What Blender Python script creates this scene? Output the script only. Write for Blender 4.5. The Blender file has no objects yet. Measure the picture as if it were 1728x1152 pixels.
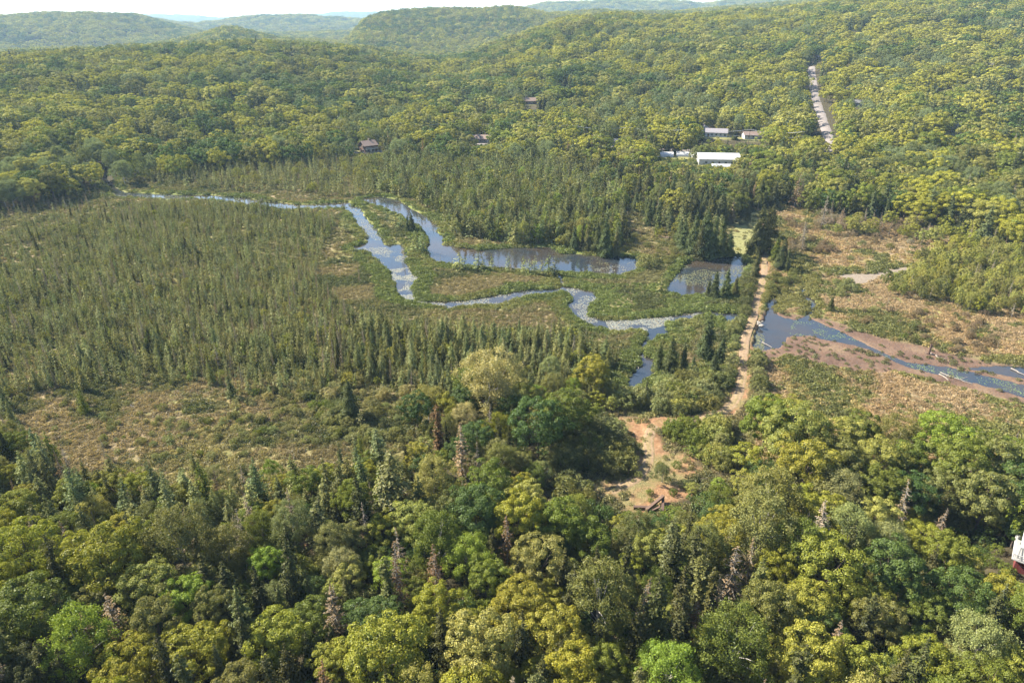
import bpy, math, random
import numpy as np
from mathutils import Vector
R = math.radians
rnd = random.Random(7)
rng = np.random.default_rng(11)
sc = bpy.context.scene
col = sc.collection

# ------------------------------------------------------------------ camera, sky, sun, exposure
CAM_H, PITCH, F = 85.0, R(25.16), 1152.0        # F in pixels of the 1728 wide photograph (24 mm)
cd = bpy.data.cameras.new('camera'); cam = bpy.data.objects.new('camera', cd); col.objects.link(cam)
cd.lens = 24; cd.sensor_width = 36; cd.clip_start = 1; cd.clip_end = 40000
cam.location = (0, 0, CAM_H); cam.rotation_euler = (math.pi/2 - PITCH, 0, 0)
sc.camera = cam
SUN_EL = R(38); SUN_DIR = Vector((-0.88, 0.42, 0)).normalized()     # towards the sun, on the ground plane
w = bpy.data.worlds.new('World'); sc.world = w; w.use_nodes = True
nt = w.node_tree; bg = nt.nodes['Background']; bg.inputs[1].default_value = 0.076
sky = nt.nodes.new('ShaderNodeTexSky'); sky.sky_type = 'NISHITA'; sky.sun_disc = False
sky.sun_elevation = SUN_EL; sky.sun_rotation = math.atan2(SUN_DIR.x, SUN_DIR.y)
sky.air_density = 1.0; sky.dust_density = 0.8; sky.altitude = 300
nt.links.new(sky.outputs[0], bg.inputs[0])
sd = bpy.data.lights.new('sun', 'SUN'); sd.energy = 5.0; sd.angle = R(0.53); sd.color = (1.0, 0.93, 0.80)
sun = bpy.data.objects.new('sun', sd); col.objects.link(sun)
sv = Vector((SUN_DIR.x*math.cos(SUN_EL), SUN_DIR.y*math.cos(SUN_EL), math.sin(SUN_EL)))
sun.rotation_euler = sv.to_track_quat('Z', 'Y').to_euler(); sun.location = (-200, 150, 300)
sc.view_settings.view_transform = 'Standard'; sc.view_settings.look = 'None'
sc.view_settings.exposure = 2.0; sc.view_settings.gamma = 1
sc.cycles.max_bounces = 6; sc.cycles.diffuse_bounces = 3; sc.cycles.transmission_bounces = 3
sc.cycles.volume_bounces = 1; sc.cycles.use_denoising = True

# ------------------------------------------------------------------ numbers: rays, noise, polygons
cp, sp = math.cos(PITCH), math.sin(PITCH)
def ray(px, py):
    dx = (np.asarray(px, float)-864)/F; dy = (576-np.asarray(py, float))/F
    return dx, cp+dy*sp, -sp+dy*cp
def proj(x, y, z):                               # world -> photo pixel
    dz = np.asarray(z)-CAM_H
    f = y*cp-dz*sp; u = y*sp+dz*cp
    f = np.maximum(f, 1e-3)
    return 864+x/f*F, 576-u/f*F, f
def flat(px, py, z=0.0):
    a, b, c = ray(px, py); t = (z-CAM_H)/c
    return np.stack([a*t, b*t], -1)
def azr(px, py):
    a, b, c = ray(px, py); return np.arctan2(a, b), c/np.hypot(a, b)
def _h(ix, iy, s):
    n = (ix.astype(np.int64)*374761393 + iy.astype(np.int64)*668265263 + s*1442695041) & 0xffffffff
    n = ((n ^ (n >> 13))*1274126177) & 0xffffffff
    return ((n ^ (n >> 16)) & 0xffff)/65535.0
def vn(x, y, sc_, seed=0):                       # value noise 0..1
    x = np.asarray(x, float)/sc_; y = np.asarray(y, float)/sc_
    ix = np.floor(x); iy = np.floor(y); fx = x-ix; fy = y-iy
    fx = fx*fx*(3-2*fx); fy = fy*fy*(3-2*fy)
    a = _h(ix, iy, seed); b = _h(ix+1, iy, seed); c = _h(ix, iy+1, seed); d = _h(ix+1, iy+1, seed)
    return (a*(1-fx)+b*fx)*(1-fy)+(c*(1-fx)+d*fx)*fy
def fbm(x, y, s, seed=0, n=3):
    v = 0; a = 1; t = 0
    for i in range(n):
        v = v+a*vn(x, y, s/2**i, seed+i*17); t += a; a *= .5
    return v/t
def sstep(a, b, x):
    t = np.clip((x-a)/(b-a), 0, 1); return t*t*(3-2*t)
def inside(poly, x, y):
    c = np.zeros(np.shape(x), bool); n = len(poly)
    for i in range(n):
        x1, y1 = poly[i]; x2, y2 = poly[(i+1) % n]
        if y1 == y2: continue
        m = ((y1 > y) != (y2 > y)) & (x < (x2-x1)*(y-y1)/(y2-y1)+x1)
        c ^= m
    return c
def dline(pts, x, y, closed=False):
    d = np.full(np.shape(x), 1e9); n = len(pts)
    for i in range(n if closed else n-1):
        x1, y1 = pts[i]; x2, y2 = pts[(i+1) % n]
        ex, ey = x2-x1, y2-y1; L = ex*ex+ey*ey+1e-9
        t = np.clip(((x-x1)*ex+(y-y1)*ey)/L, 0, 1)
        d = np.minimum(d, np.hypot(x-x1-t*ex, y-y1-t*ey))
    return d
def sdf(poly, x, y):                             # >0 inside
    out = np.full(np.shape(x), -99.0)
    P = np.array(poly, float).reshape(-1, 2); lo = P.min(0)-15; hi = P.max(0)+15
    m = (x > lo[0]) & (x < hi[0]) & (y > lo[1]) & (y < hi[1])
    if m.any():
        d = dline(poly, x[m], y[m], True); s = inside(poly, x[m], y[m])
        out[m] = np.where(s, d, -d)
    return out
def W(pts, z=0.0):
    return [tuple(p) for p in flat([a for a, b in pts], [b for a, b in pts], z)]

# ------------------------------------------------------------------ plan of the place (traced, then laid out on the ground)
WATER = [W(p) for p in [
 [(576,347),(593,360),(598,377),(613,393),(621,408),(596,417),(593,423),(611,425),(628,428),(631,438),(653,458),(664,480),(668,500),(686,508),(716,515),(763,522),(793,517),(843,515),(859,510),(889,500),(929,497),(949,493),(964,500),(956,517),(966,533),(986,547),(1026,558),(1041,561),(1070,556),(1089,560),(1089,571),(1078,578),(1082,590),(1075,601),(1078,615),(1066,625),(1057,643),(1058,660),(1078,658),(1094,640),(1106,622),(1108,606),(1094,600),(1088,590),(1096,580),(1113,571),(1131,562),(1124,548),(1140,541),(1168,539),(1182,532),(1200,532),(1219,539),(1228,548),(1246,552),(1249,530),(1210,527),(1180,525),(1136,532),(1078,538),(1023,540),(996,533),(991,520),(1009,503),(1006,493),(983,487),(953,483),(929,488),(886,488),(843,497),(783,507),(749,508),(703,507),(698,487),(709,470),(693,455),(686,442),(691,437),(679,413),(649,413),(643,393),(626,377),(614,363),(609,350),(576,345)],
 [(613,335),(643,332),(673,338),(693,352),(726,367),(743,383),(739,393),(756,402),(746,413),(776,417),(809,422),(863,418),(896,417),(926,417),(953,427),(993,430),(1043,432),(1076,433),(1080,445),(1076,455),(1043,467),(1003,463),(949,460),(893,459),(859,455),(826,452),(776,448),(736,443),(723,437),(719,420),(718,403),(703,383),(686,370),(669,360),(643,350),(613,341)],
 [(1117,494),(1133,472),(1150,446),(1168,438),(1200,437),(1233,432),(1251,432),(1263,446),(1256,467),(1242,478),(1215,497),(1191,497),(1150,499)],
 [(939,462),(946,462),(955,484),(946,484)],
 [(1187,637),(1200,631),(1221,633),(1219,643),(1197,646)],
 [(1302,500),(1319,500),(1312,510),(1309,520),(1312,532),(1340,540),(1352,537),(1366,525),(1362,512),(1350,502),(1350,490),(1354,475),(1340,457),(1329,447),(1333,443),(1342,450),(1355,464),(1364,478),(1361,498),(1375,504),(1381,514),(1376,528),(1366,538),(1400,552),(1450,574),(1497,598),(1531,609),(1598,617),(1654,630),(1699,640),(1760,655),(1860,685),(1860,720),(1760,684),(1688,659),(1639,648),(1585,634),(1542,625),(1506,609),(1466,590),(1414,577),(1365,566),(1328,569),(1314,586),(1285,592),(1270,588),(1271,570),(1277,555),(1289,538),(1292,512)],
 [(1640,622),(1680,618),(1760,622),(1760,645),(1700,634)],
]]
STREAMS = [(W([(205,329),(233,330),(267,332),(320,333),(347,333),(377,335),(407,338),(423,342),(443,345),(467,346),(493,350),(533,349),(578,346)]), 4.8),
           (W([(-60,322),(0,315),(20,313),(57,307),(133,301),(173,300),(190,318),(205,329)]), 2.2),
           (W([(150,299),(230,299)]), 1.4)]
PONDLET = WATER[4]
TRACK_PX = [(1288,372),(1293,395),(1292,413),(1291,429),(1290,449),(1289,466),(1287,478),(1283,492),(1277,506),(1274,520),(1272,530),(1268,550),(1258,567),(1254,597),(1253,631),(1249,660),(1241,684),(1222,702),(1190,712),(1150,716),(1110,718)]
TRACK = W(TRACK_PX)
CLEARING = W([(1031,720),(1038,706),(1082,709),(1135,712),(1200,706),(1205,716),(1140,724),(1105,730),(1116,753),(1137,766),(1174,768),(1176,798),(1160,815),(1190,828),(1170,842),(1130,852),(1120,880),(1071,876),(1047,852),(1036,838),(986,836),(975,826),(1012,816),(1050,803),(1075,784),(1068,762),(1069,740),(1050,732)])
MUD = W([(1262,545),(1262,600),(1290,612),(1330,600),(1365,610),(1440,628),(1500,634),(1540,634),(1585,645),(1665,668),(1760,695),(1860,735),(1860,650),(1760,622),(1688,612),(1654,606),(1609,599),(1564,582),(1506,575),(1466,562),(1407,544),(1362,536),(1330,530),(1296,520)])
GRAVEL = W([(1405,466),(1436,463),(1475,463),(1512,454),(1552,449),(1600,441),(1602,444),(1556,454),(1515,463),(1482,470),(1466,480),(1444,482)])
LAWN = W([(1230,400),(1240,380),(1262,360),(1284,356),(1284,400),(1286,440),(1268,436),(1235,430)])
SAND = W([(1300,480),(1335,472),(1350,484),(1345,500),(1320,497)])
OPENROCK = [(W([(500,925),(560,905),(565,950),(510,960)]))]

# ridges: (photo x, photo y of the tree-top skyline, distance)
def ridge(st, canopy=11):
    a = []
    for px, py, d in st:
        az, el = azr(px, py); a.append((float(az), d, CAM_H+d*float(el)-canopy))
    a.sort(); return np.array(a)
R1 = ridge([(-900,97,950),(-300,95,950),(0,95,980),(60,91,980),(130,86,1000),(300,81,1020),(370,76,1030),(420,71,1050),(520,73,1060),(600,82,1060),(640,93,1050),(700,103,1050),(760,101,1080),(783,97,1100),(809,83,1130),(876,60,1180),(909,48,1200),(943,33,1240),(976,27,1260),(1043,22,1300),(1123,27,1300),(1152,26,1300),(1235,18,1330),(1312,17,1350),(1385,5,1380),(1425,-2,1400),(1500,-8,1420),(1728,-8,1420),(2600,-8,1400)])
R2 = ridge([(-900,86,1900),(0,88,1900),(200,84,1900),(230,79,1950),(300,65,2000),(345,54,2000),(375,43,2000),(395,44,2000),(430,52,2000),(470,62,2000),(540,68,2050),(572,72,2080),(590,62,2100),(600,50,2130),(613,33,2150),(643,20,2200),(680,15,2200),(743,12,2200),(809,13,2200),(859,8,2200),(886,12,2200),(923,21,2200),(1010,15,2250),(1060,19,2250),(1143,18,2300),(1200,12,2300),(1300,5,2300),(1400,-4,2300),(1728,-14,2300),(2600,-10,2300)], 12)
R3 = ridge([(-900,35,3100),(-200,27,3200),(0,26,3200),(60,22,3200),(100,20,3200),(160,20,3200),(230,23,3200),(280,36,3200),(340,52,3150),(400,58,3100),(500,55,3100),(600,52,3100),(700,40,3100),(900,28,3200),(1100,24,3300),(1200,14,3300),(1300,8,3300),(1728,0,3300),(2600,0,3300)], 12)
R4 = ridge([(-900,35,4600),(0,34,4600),(200,32,4600),(260,33,4600),(330,42,4600),(360,37,4600),(433,28,4600),(483,25,4600),(520,27,4600),(550,32,4600),(600,34,4600),(760,34,4700),(850,22,4700),(896,12,4700),(926,5,4700),(976,2,4700),(1010,-1,4700),(1060,-2,4700),(1100,0,4700),(1126,3,4700),(1152,3,4700),(1185,5,4700),(1240,-3,4700),(1400,-5,4700),(2600,0,4700)], 12)
R5 = ridge([(-900,30,9000),(0,29,9000),(200,27,9000),(267,23,9000),(333,25,9000),(363,28,9000),(395,27,9000),(427,29,9000),(453,23,9000),(470,25,9000),(520,22,9000),(576,19,9000),(643,18,9000),(760,24,9000),(900,26,9000),(1200,26,9000),(2600,26,9000)], 12)
R0 = np.array(sorted([(float(azr(px, py)[0]), d) for px, py, d in [(-900,285,430),(0,285,425),(250,268,455),(450,262,470),(620,256,480),(900,290,450),(1100,320,410),(1250,345,385),(1400,352,370),(1600,370,350),(1728,380,340),(2600,380,330)]]))
SPOT = []          # levelled yards: (x, y, radius, z)
def H0(x, y):
    r = np.hypot(x, y); az = np.arctan2(x, y)
    q = lambda A, k: np.interp(az, A[:, 0], A[:, k])
    r0 = q(R0, 1); d1, z1 = q(R1, 1), q(R1, 2); d2, z2 = q(R2, 1), q(R2, 2); d3, z3 = q(R3, 1), q(R3, 2)
    d4, z4 = q(R4, 1), q(R4, 2); d5, z5 = q(R5, 1), q(R5, 2)
    z1 = np.maximum(z1, 8)
    kn = [(r0, 0*r0), (d1, z1), ((d1+d2)/2, np.minimum(z1, z2)*.62-6), (d2, z2), ((d2+d3)/2, np.minimum(z2, z3)*.6-12), (d3, z3),
          ((d3+d4)/2, np.minimum(z3, z4)*.7-15), (d4, z4), ((d4+d5)/2, 0*z4-10), (d5, z5), (d5+3000, 0*z5-40)]
    z = np.zeros_like(r)
    for i in range(len(kn)-1):
        ra, za = kn[i]; rb, zb = kn[i+1]
        t = np.clip((r-ra)/(rb-ra), 0, 1); s = t*t*(3-2*t)
        if i == 0: s = .55*s+.45*t
        z = np.where(r > ra, za+(zb-za)*s, z)
    amp = sstep(0, 260, r-r0)*(4+np.minimum(r, 3000)*.0045)
    bump = (fbm(x, y, 160, 3, 3)-.5)*2*amp+(fbm(x, y, 62, 13, 2)-.5)*.75*amp
    near_crest = np.exp(-((r-d1)/120)**2)+np.exp(-((r-d2)/200)**2)+np.exp(-((r-d3)/300)**2)
    z = z+bump*(1-.75*np.clip(near_crest, 0, 1))
    z = z+3.2*sstep(128, 95, r)*sstep(12, 30, np.hypot(x-28, y-112))
    return z
def H(x, y, water=False):
    x = np.asarray(x, float); y = np.asarray(y, float)
    x = np.atleast_1d(x); y = np.atleast_1d(y)
    z = H0(x, y); dt = np.full(x.shape, 99.0); m = (x > 30) & (x < 170) & (y > 100) & (y < 340)
    if m.any(): dt[m] = dline(TRACK, x[m], y[m])
    z = z+.35+.22*(fbm(x, y, 5, 9, 2)-.5)*sstep(600, 400, np.hypot(x, y))*sstep(1.6, 5, dt)+.55*sstep(6, 2.2, dt)
    for sx, sy, rad, sz in SPOT:
        k = sstep(rad*1.7, rad, np.hypot(x-sx, y-sy)); z = z*(1-k)+sz*k
    return z
def hit(px, py, dz=0.0):                          # where the ray through a photo pixel meets the ground
    a, b, c = [float(v) for v in ray(px, py)]
    t = np.concatenate([np.arange(50, 700, 1.0), np.arange(700, 6000, 4.0)])
    x, y, z = a*t, b*t, CAM_H+c*t
    g = H(x, y)+dz; k = np.argmax(z < g)
    return float(x[k]), float(y[k]), float(H(x[k:k+1], y[k:k+1])[0])

# ------------------------------------------------------------------ mesh and material helpers
def mesh_np(name, V, Fc, mats, midx=None, attrs=None, smooth=False):
    V = np.asarray(V, np.float32); Fc = np.asarray(Fc, np.int32); n, k = Fc.shape
    me = bpy.data.meshes.new(name)
    me.vertices.add(len(V)); me.vertices.foreach_set('co', V.ravel())
    me.loops.add(n*k); me.loops.foreach_set('vertex_index', Fc.ravel())
    me.polygons.add(n); me.polygons.foreach_set('loop_start', np.arange(0, n*k, k, dtype=np.int32))
    me.polygons.foreach_set('loop_total', np.full(n, k, np.int32))
    for m in mats: me.materials.append(m)
    if midx is not None: me.polygons.foreach_set('material_index', np.asarray(midx, np.int32))
    me.update(calc_edges=True)
    for nm, (ty, dom, arr) in (attrs or {}).items():
        a = me.attributes.new(nm, ty, dom)
        a.data.foreach_set('color' if 'COLOR' in ty else ('vector' if ty == 'FLOAT_VECTOR' else 'value'), np.asarray(arr).ravel())
    me.polygons.foreach_set('use_smooth', np.full(n, smooth, bool))
    return me
def tag(o, label=None, cat=None, group=None, kind=None):
    if label: o['label'] = label
    if cat: o['category'] = cat
    if group: o['group'] = group
    if kind: o['kind'] = kind
    return o
def add(name, me, parent=None, loc=(0, 0, 0)):
    o = bpy.data.objects.new(name, me); col.objects.link(o); o.location = loc
    if parent: o.parent = parent
    return o
def empty(name, loc, rz=0):
    o = bpy.data.objects.new(name, None); col.objects.link(o); o.location = loc; o.rotation_euler.z = rz
    o.empty_display_size = .3
    return o

class NT:
    def __init__(s, name):
        s.m = bpy.data.materials.new(name); s.m.use_nodes = True; s.t = s.m.node_tree; s.n = s.t.nodes
        s.b = s.n['Principled BSDF']; s.out = s.n['Material Output']
    def node(s, ty, **kw):
        x = s.n.new(ty)
        for k, v in kw.items(): setattr(x, k, v)
        return x
    def put(s, sock, v):
        if hasattr(v, 'is_output') or isinstance(v, bpy.types.NodeSocket): s.t.links.new(v, sock)
        elif isinstance(v, (tuple, list)) and len(v) == 3 and sock.type == 'RGBA': sock.default_value = (*v, 1)
        else: sock.default_value = v
    def noise(s, scale, detail=4, rough=.55, vec=None, dist=0):
        x = s.node('ShaderNodeTexNoise'); x.inputs['Scale'].default_value = scale; x.inputs['Detail'].default_value = detail
        x.inputs['Roughness'].default_value = rough; x.inputs['Distortion'].default_value = dist
        s.put(x.inputs['Vector'], vec if vec is not None else s.pos()); return x.outputs[0]
    def pos(s):
        if not hasattr(s, 'p'): s.p = s.node('ShaderNodeNewGeometry').outputs['Position']
        return s.p
    def ramp(s, v, stops):
        x = s.node('ShaderNodeValToRGB'); s.put(x.inputs[0], v); e = x.color_ramp.elements
        while len(e) < len(stops): e.new(.5)
        for i, (p, c) in enumerate(stops): e[i].position = p; e[i].color = (*c, 1) if len(c) == 3 else c
        return x.outputs[0]
    def mix(s, f, a, b, mode='MIX'):
        x = s.node('ShaderNodeMix', data_type='RGBA', blend_type=mode); s.put(x.inputs[0], f); s.put(x.inputs[6], a); s.put(x.inputs[7], b)
        return x.outputs[2]
    def math(s, op, a, b=0.0, clamp=False):
        x = s.node('ShaderNodeMath', operation=op, use_clamp=clamp); s.put(x.inputs[0], a); s.put(x.inputs[1], b); return x.outputs[0]
    def attr(s, name, ty='GEOMETRY', out='Fac'):
        x = s.node('ShaderNodeAttribute', attribute_name=name, attribute_type=ty); return x.outputs[out]
    def bump(s, h, strength=.5, dist=.1):
        x = s.node('ShaderNodeBump'); x.inputs['Strength'].default_value = strength; x.inputs['Distance'].default_value = dist
        s.put(x.inputs['Height'], h); return x.outputs[0]
    def fin(s, colr=None, rough=.8, normal=None, spec=.3, metal=0):
        if colr is not None: s.put(s.b.inputs['Base Color'], colr)
        s.put(s.b.inputs['Roughness'], rough); s.b.inputs['Specular IOR Level'].default_value = spec; s.b.inputs['Metallic'].default_value = metal
        if normal is not None: s.put(s.b.inputs['Normal'], normal)
        return s.m

def leaf_material(name, trans=.3, warm=1.25, spread=.55, gloss=.03):
    k = NT(name)
    tint = k.attr('tint', 'INSTANCER', 'Color'); v = k.attr('v')
    hi = k.mix(1.0, tint, (1.30*warm/1.1, 1.22, 1.0), 'MULTIPLY'); lo = k.mix(1.0, tint, (1-spread*.6, 1-spread*.45, 1-spread*.3), 'MULTIPLY')
    c = k.mix(v, lo, hi)
    d = k.node('ShaderNodeBsdfDiffuse'); k.put(d.inputs[0], c)
    t = k.node('ShaderNodeBsdfTranslucent'); k.put(t.inputs[0], k.mix(1.0, c, (1.1, 1.12, .68), 'MULTIPLY'))
    g = k.node('ShaderNodeBsdfGlossy'); g.inputs['Roughness'].default_value = .45; k.put(g.inputs[0], (.9, .95, 1))
    m1 = k.node('ShaderNodeMixShader'); m1.inputs[0].default_value = trans; k.t.links.new(d.outputs[0], m1.inputs[1]); k.t.links.new(t.outputs[0], m1.inputs[2])
    m2 = k.node('ShaderNodeMixShader'); m2.inputs[0].default_value = gloss; k.t.links.new(m1.outputs[0], m2.inputs[1]); k.t.links.new(g.outputs[0], m2.inputs[2])
    k.t.links.new(m2.outputs[0], k.out.inputs[0]); k.n.remove(k.b)
    return k.m
LEAF = leaf_material('leaves', .30, 1.06, .7, .012)
NEEDLE = leaf_material('needles', .22, 1.05, .6, .008)
def simple(name, c, rough=.8, var=.25, scale=2.0, spec=.3, bumpd=0, metal=0):
    k = NT(name); n = k.noise(scale)
    cc = k.mix(n, tuple(v*(1-var) for v in c), tuple(min(1, v*(1+var)) for v in c))
    return k.fin(cc, rough, k.bump(n, .5, bumpd) if bumpd else None, spec, metal)
BARK = simple('bark', (.10, .075, .055), .9, .4, 3)
GREYBARK = simple('weathered_grey_wood', (.21, .185, .155), .9, .35, 2)
PALEBARK = simple('pale_bark', (.34, .31, .27), .85, .4, 4)

def tube(pts, rad, n=6):
    pts = np.array(pts, float); m = len(pts); V = []; Fc = []
    for i in range(m):
        d = pts[min(i+1, m-1)]-pts[max(i-1, 0)]; d = d/(np.linalg.norm(d)+1e-9)
        up = np.array([0, 0, 1.]) if abs(d[2]) < .9 else np.array([1., 0, 0])
        a = np.cross(d, up); a /= np.linalg.norm(a); b = np.cross(d, a)
        for k in range(n):
            t = 2*math.pi*k/n; V.append(pts[i]+rad[i]*(math.cos(t)*a+math.sin(t)*b))
    for i in range(m-1):
        for k in range(n):
            Fc.append((i*n+k, i*n+(k+1) % n, (i+1)*n+(k+1) % n, (i+1)*n+k))
    return np.array(V), np.array(Fc)
def join(parts):
    V = []; Fc = []; o = 0
    for v, f in parts:
        V.append(v); Fc.append(np.asarray(f)+o); o += len(v)
    return np.concatenate(V), np.concatenate(Fc)
def leaves(C, N, S, rg, asp=1.0, curl=.25):
    """one small bent quad per centre C facing along N with size S"""
    n = len(C); N = N/np.linalg.norm(N, axis=1, keepdims=True).clip(1e-6)
    ra = rg.normal(size=(n, 3)); A = np.cross(N, ra); A /= np.linalg.norm(A, axis=1, keepdims=True).clip(1e-6)
    B = np.cross(N, A); S = np.asarray(S).reshape(-1, 1)*np.ones((n, 1))
    k = S*curl
    V = np.stack([C-A*S*asp+N*0, C-B*S*.62-N*k*.0+N*k, C+A*S*asp, C+B*S*.62+N*k], 1).reshape(-1, 3)
    Fc = np.arange(4*n).reshape(n, 4)
    return V, Fc
def unit(n, rg):
    v = rg.normal(size=(n, 3)); return v/np.linalg.norm(v, axis=1, keepdims=True)

# crowns: all are built in a unit where the tree is 1 m tall from the ground; width is relative to height
def crown_round(seed, ncl, per, ls, wide=.36, low=.22, feather=0.0, shape='dome', nj=.36):
    """broadleaf crown: leaf clumps spread over an uneven dome"""
    rg = np.random.default_rng(seed)
    i = np.arange(ncl)+.5; ph = np.arccos(1-1.72*i/ncl); th = math.pi*(1+5**.5)*i
    D = np.stack([np.cos(th)*np.sin(ph), np.sin(th)*np.sin(ph), np.cos(ph)], 1)+rg.normal(size=(ncl, 3))*.13
    D /= np.linalg.norm(D, axis=1, keepdims=True)
    rr = 1-.34*rg.random(ncl)**1.6
    lob = 1+.16*np.sin(3*np.arctan2(D[:, 1], D[:, 0])+rg.random()*6)+.10*np.sin(5*np.arctan2(D[:, 1], D[:, 0])+rg.random()*6)
    hz = (1-low)/2; cz = low+hz
    P = D*rr[:, None]*np.array([wide, wide, hz*.92])*np.stack([lob, lob, np.ones(ncl)], 1)
    if shape == 'tall': P[:, :2] *= (1.0-.35*(P[:, 2:3]/hz))
    # inner clumps
    nin = ncl//4; Q = unit(nin, rg)*rg.random((nin, 1))**.5*.62*np.array([wide, wide, hz])
    P = np.concatenate([P, Q]); P[:, 2] += cz
    cr = wide*(.17+.14*rg.random(len(P)))*(50/ncl)**.3
    C = []; N = []; Vv = []
    ctr = np.array([0, 0, cz-.12])
    for p, r in zip(P, cr):
        m = max(3, int(per*(.6+.8*rg.random()))); d = unit(m, rg)
        out = (p-ctr); out = out/np.linalg.norm(out); d = d+out*.75+np.array([0, 0, .25]); d /= np.linalg.norm(d, axis=1, keepdims=True)
        rad = r*(1-.35*rg.random((m, 1)))*(1+feather*rg.normal(size=(m, 1)))
        flatt = np.array([1, 1, .72 if feather == 0 else 1.15])
        C.append(p+d*rad*flatt); N.append(d+rg.normal(size=(m, 3))*(nj+feather)); Vv.append(np.clip(rg.normal(.5, .22, m)+.15*(rg.random()-.5), 0, 1))
    C = np.concatenate(C); N = np.concatenate(N); v = np.concatenate(Vv)
    S = ls*(.7+.6*rg.random(len(C)))
    V, Fc = leaves(C, N, S, rg, 1.0 if feather == 0 else 1.3)
    return V, Fc, v, P
def limbs(P, seed, r0=.016, low=.2, n=8):
    rg = np.random.default_rng(seed); lean = rg.normal(size=2)*.02
    tr = [(0, 0, -.02), (lean[0]*.5, lean[1]*.5, low), (lean[0], lean[1], .55), (lean[0]*1.5, lean[1]*1.5, .82)]
    parts = [tube(tr, [r0*1.25, r0, r0*.6, r0*.15], 6)]
    for k in rg.choice(len(P), min(n, len(P)), replace=False):
        p = P[k]; b = low+.25*rg.random()
        b = min(b, max(p[2]-.05, low))
        parts.append(tube([(lean[0]*b, lean[1]*b, b), tuple((np.array([0, 0, b])*.45+p*.55)+np.array([0, 0, .02])), tuple(p)], [r0*.55, r0*.3, r0*.08], 4))
    return join(parts)
def crown_conifer(seed, nwh, per, ls, wide=.17, low=.10, sparse=.0, droop=.1, club=0.0, power=.9):
    """needle crown: whorls of boughs, each bough a line of small needle sprays"""
    rg = np.random.default_rng(seed); C = []; N = []; boughs = []
    for i in range(nwh):
        t = i/(nwh-1); z = low+(1-low)*t
        L0 = wide*((1-t)**power)+.012
        if club: L0 = wide*(.55*(1-t)**.7+club*math.exp(-((t-.86)/.1)**2))+.01
        nb = rg.integers(4, 7) if t < .85 else 3
        for b in range(nb):
            if rg.random() < sparse: continue
            a = rg.random()*6.283; L = L0*(.55+.65*rg.random())
            tip = np.array([math.cos(a)*L, math.sin(a)*L, z-droop*L+rg.normal()*.006]); root = np.array([0, 0, z])
            boughs.append((root, tip))
            m = max(2, int(per*L/wide)+1); s = (.15+.85*rg.random(m))[:, None]
            q = root+(tip-root)*s+rg.normal(size=(m, 3))*np.array([.18, .18, .14])*L*.8
            C.append(q); n = rg.normal(size=(m, 3))*.55+np.array([math.cos(a)*.6, math.sin(a)*.6, .75]); N.append(n)
    C = np.concatenate(C); N = np.concatenate(N); S = ls*(.6+.8*rg.random(len(C)))*(1.15-.45*C[:, 2])
    V, Fc = leaves(C, N, S, rg, 1.35, .15)
    return V, Fc, np.clip(rg.normal(.5, .25, len(C)), 0, 1), boughs
def conifer_trunk(boughs, seed, r0=.012, n=30, blen=1.0):
    rg = np.random.default_rng(seed)
    parts = [tube([(0, 0, -.02), (0, 0, .5), (0, 0, 1.0)], [r0, r0*.6, r0*.1], 5)]
    for k in rg.choice(len(boughs), min(n, len(boughs)), replace=False):
        a, b = boughs[k]; parts.append(tube([tuple(a), tuple(a+(b-a)*blen)], [r0*.28, r0*.08], 3))
    return join(parts)

KINDS = {}   # kind -> list of (crown mesh, trunk mesh)
def reg(kind, V, Fc, v, tV, tF, lmat, tmat):
    cm = mesh_np(kind+'_crown', V, Fc, [lmat], attrs={'v': ('FLOAT', 'FACE', v.astype(np.float32))})
    tm = mesh_np(kind+'_trunk', tV, tF, [tmat])
    KINDS.setdefault(kind, []).append((cm, tm))
for s in range(7):      # maple-like
    V, Fc, v, P = crown_round(100+s, [74, 86, 62, 92, 70, 80, 56][s], 150, .0118, .34+.03*(s % 3), [.2, .26, .16, .3][s % 4])
    reg('maple_tree', V, Fc, v, *limbs(P, s), LEAF, BARK)
for s in range(5):      # birch / willow like: finer, looser, feathered
    V, Fc, v, P = crown_round(200+s, [58, 50, 66, 46, 60][s], 200, .0088, .31+.03*(s % 3), [.14, .2, .1][s % 3], .30, 'tall' if s % 2 else 'dome')
    reg('birch_tree', V, Fc, v, *limbs(P, 40+s, .013, .2, 10), LEAF, PALEBARK)
for s in range(6):      # tamarack: thin, feathery cone
    V, Fc, v, B = crown_conifer(300+s, 30, 42, .0145, .17+.02*(s % 3), .06, .12, .0, 0, .75)
    reg('tamarack_tree', V, Fc, v, *conifer_trunk(B, s), NEEDLE, BARK)
for s in range(5):      # spruce: dark spire
    V, Fc, v, B = crown_conifer(400+s, 36, 52, .0125, .14+.025*(s % 3), .05, .05, .35, [.0, .35, 0, .3, 0][s], .9)
    reg('spruce_tree', V, Fc, v, *conifer_trunk(B, s), NEEDLE, BARK)
for s in range(4):      # broad dense conifer (big pond-side tamaracks)
    V, Fc, v, B = crown_conifer(500+s, 38, 110, .0135, .23+.02*s, .02, .0, .05, 0, .72)
    reg('larch_tree', V, Fc, v, *conifer_trunk(B, s, .014), NEEDLE, BARK)
for s in range(4):      # dead conifer: bare boughs with a little brown needle left
    V, Fc, v, B = crown_conifer(600+s, 26, [9, 5, 12, 4][s], .012, .12, .2, .2, .25, 0, .8)
    reg('dead_tree', V, Fc, v, *conifer_trunk(B, s, .011, 90), NEEDLE, GREYBARK)
for s in range(4):      # bush, taller than wide or not
    V, Fc, v, P = crown_round(700+s, 46, 130, .019, .62+.08*(s % 2), -.02, .22)
    reg('willow_bush', V, Fc, v, *limbs(P*np.array([.9, .9, .9]), s, .02, .05, 6), LEAF, PALEBARK)

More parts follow.
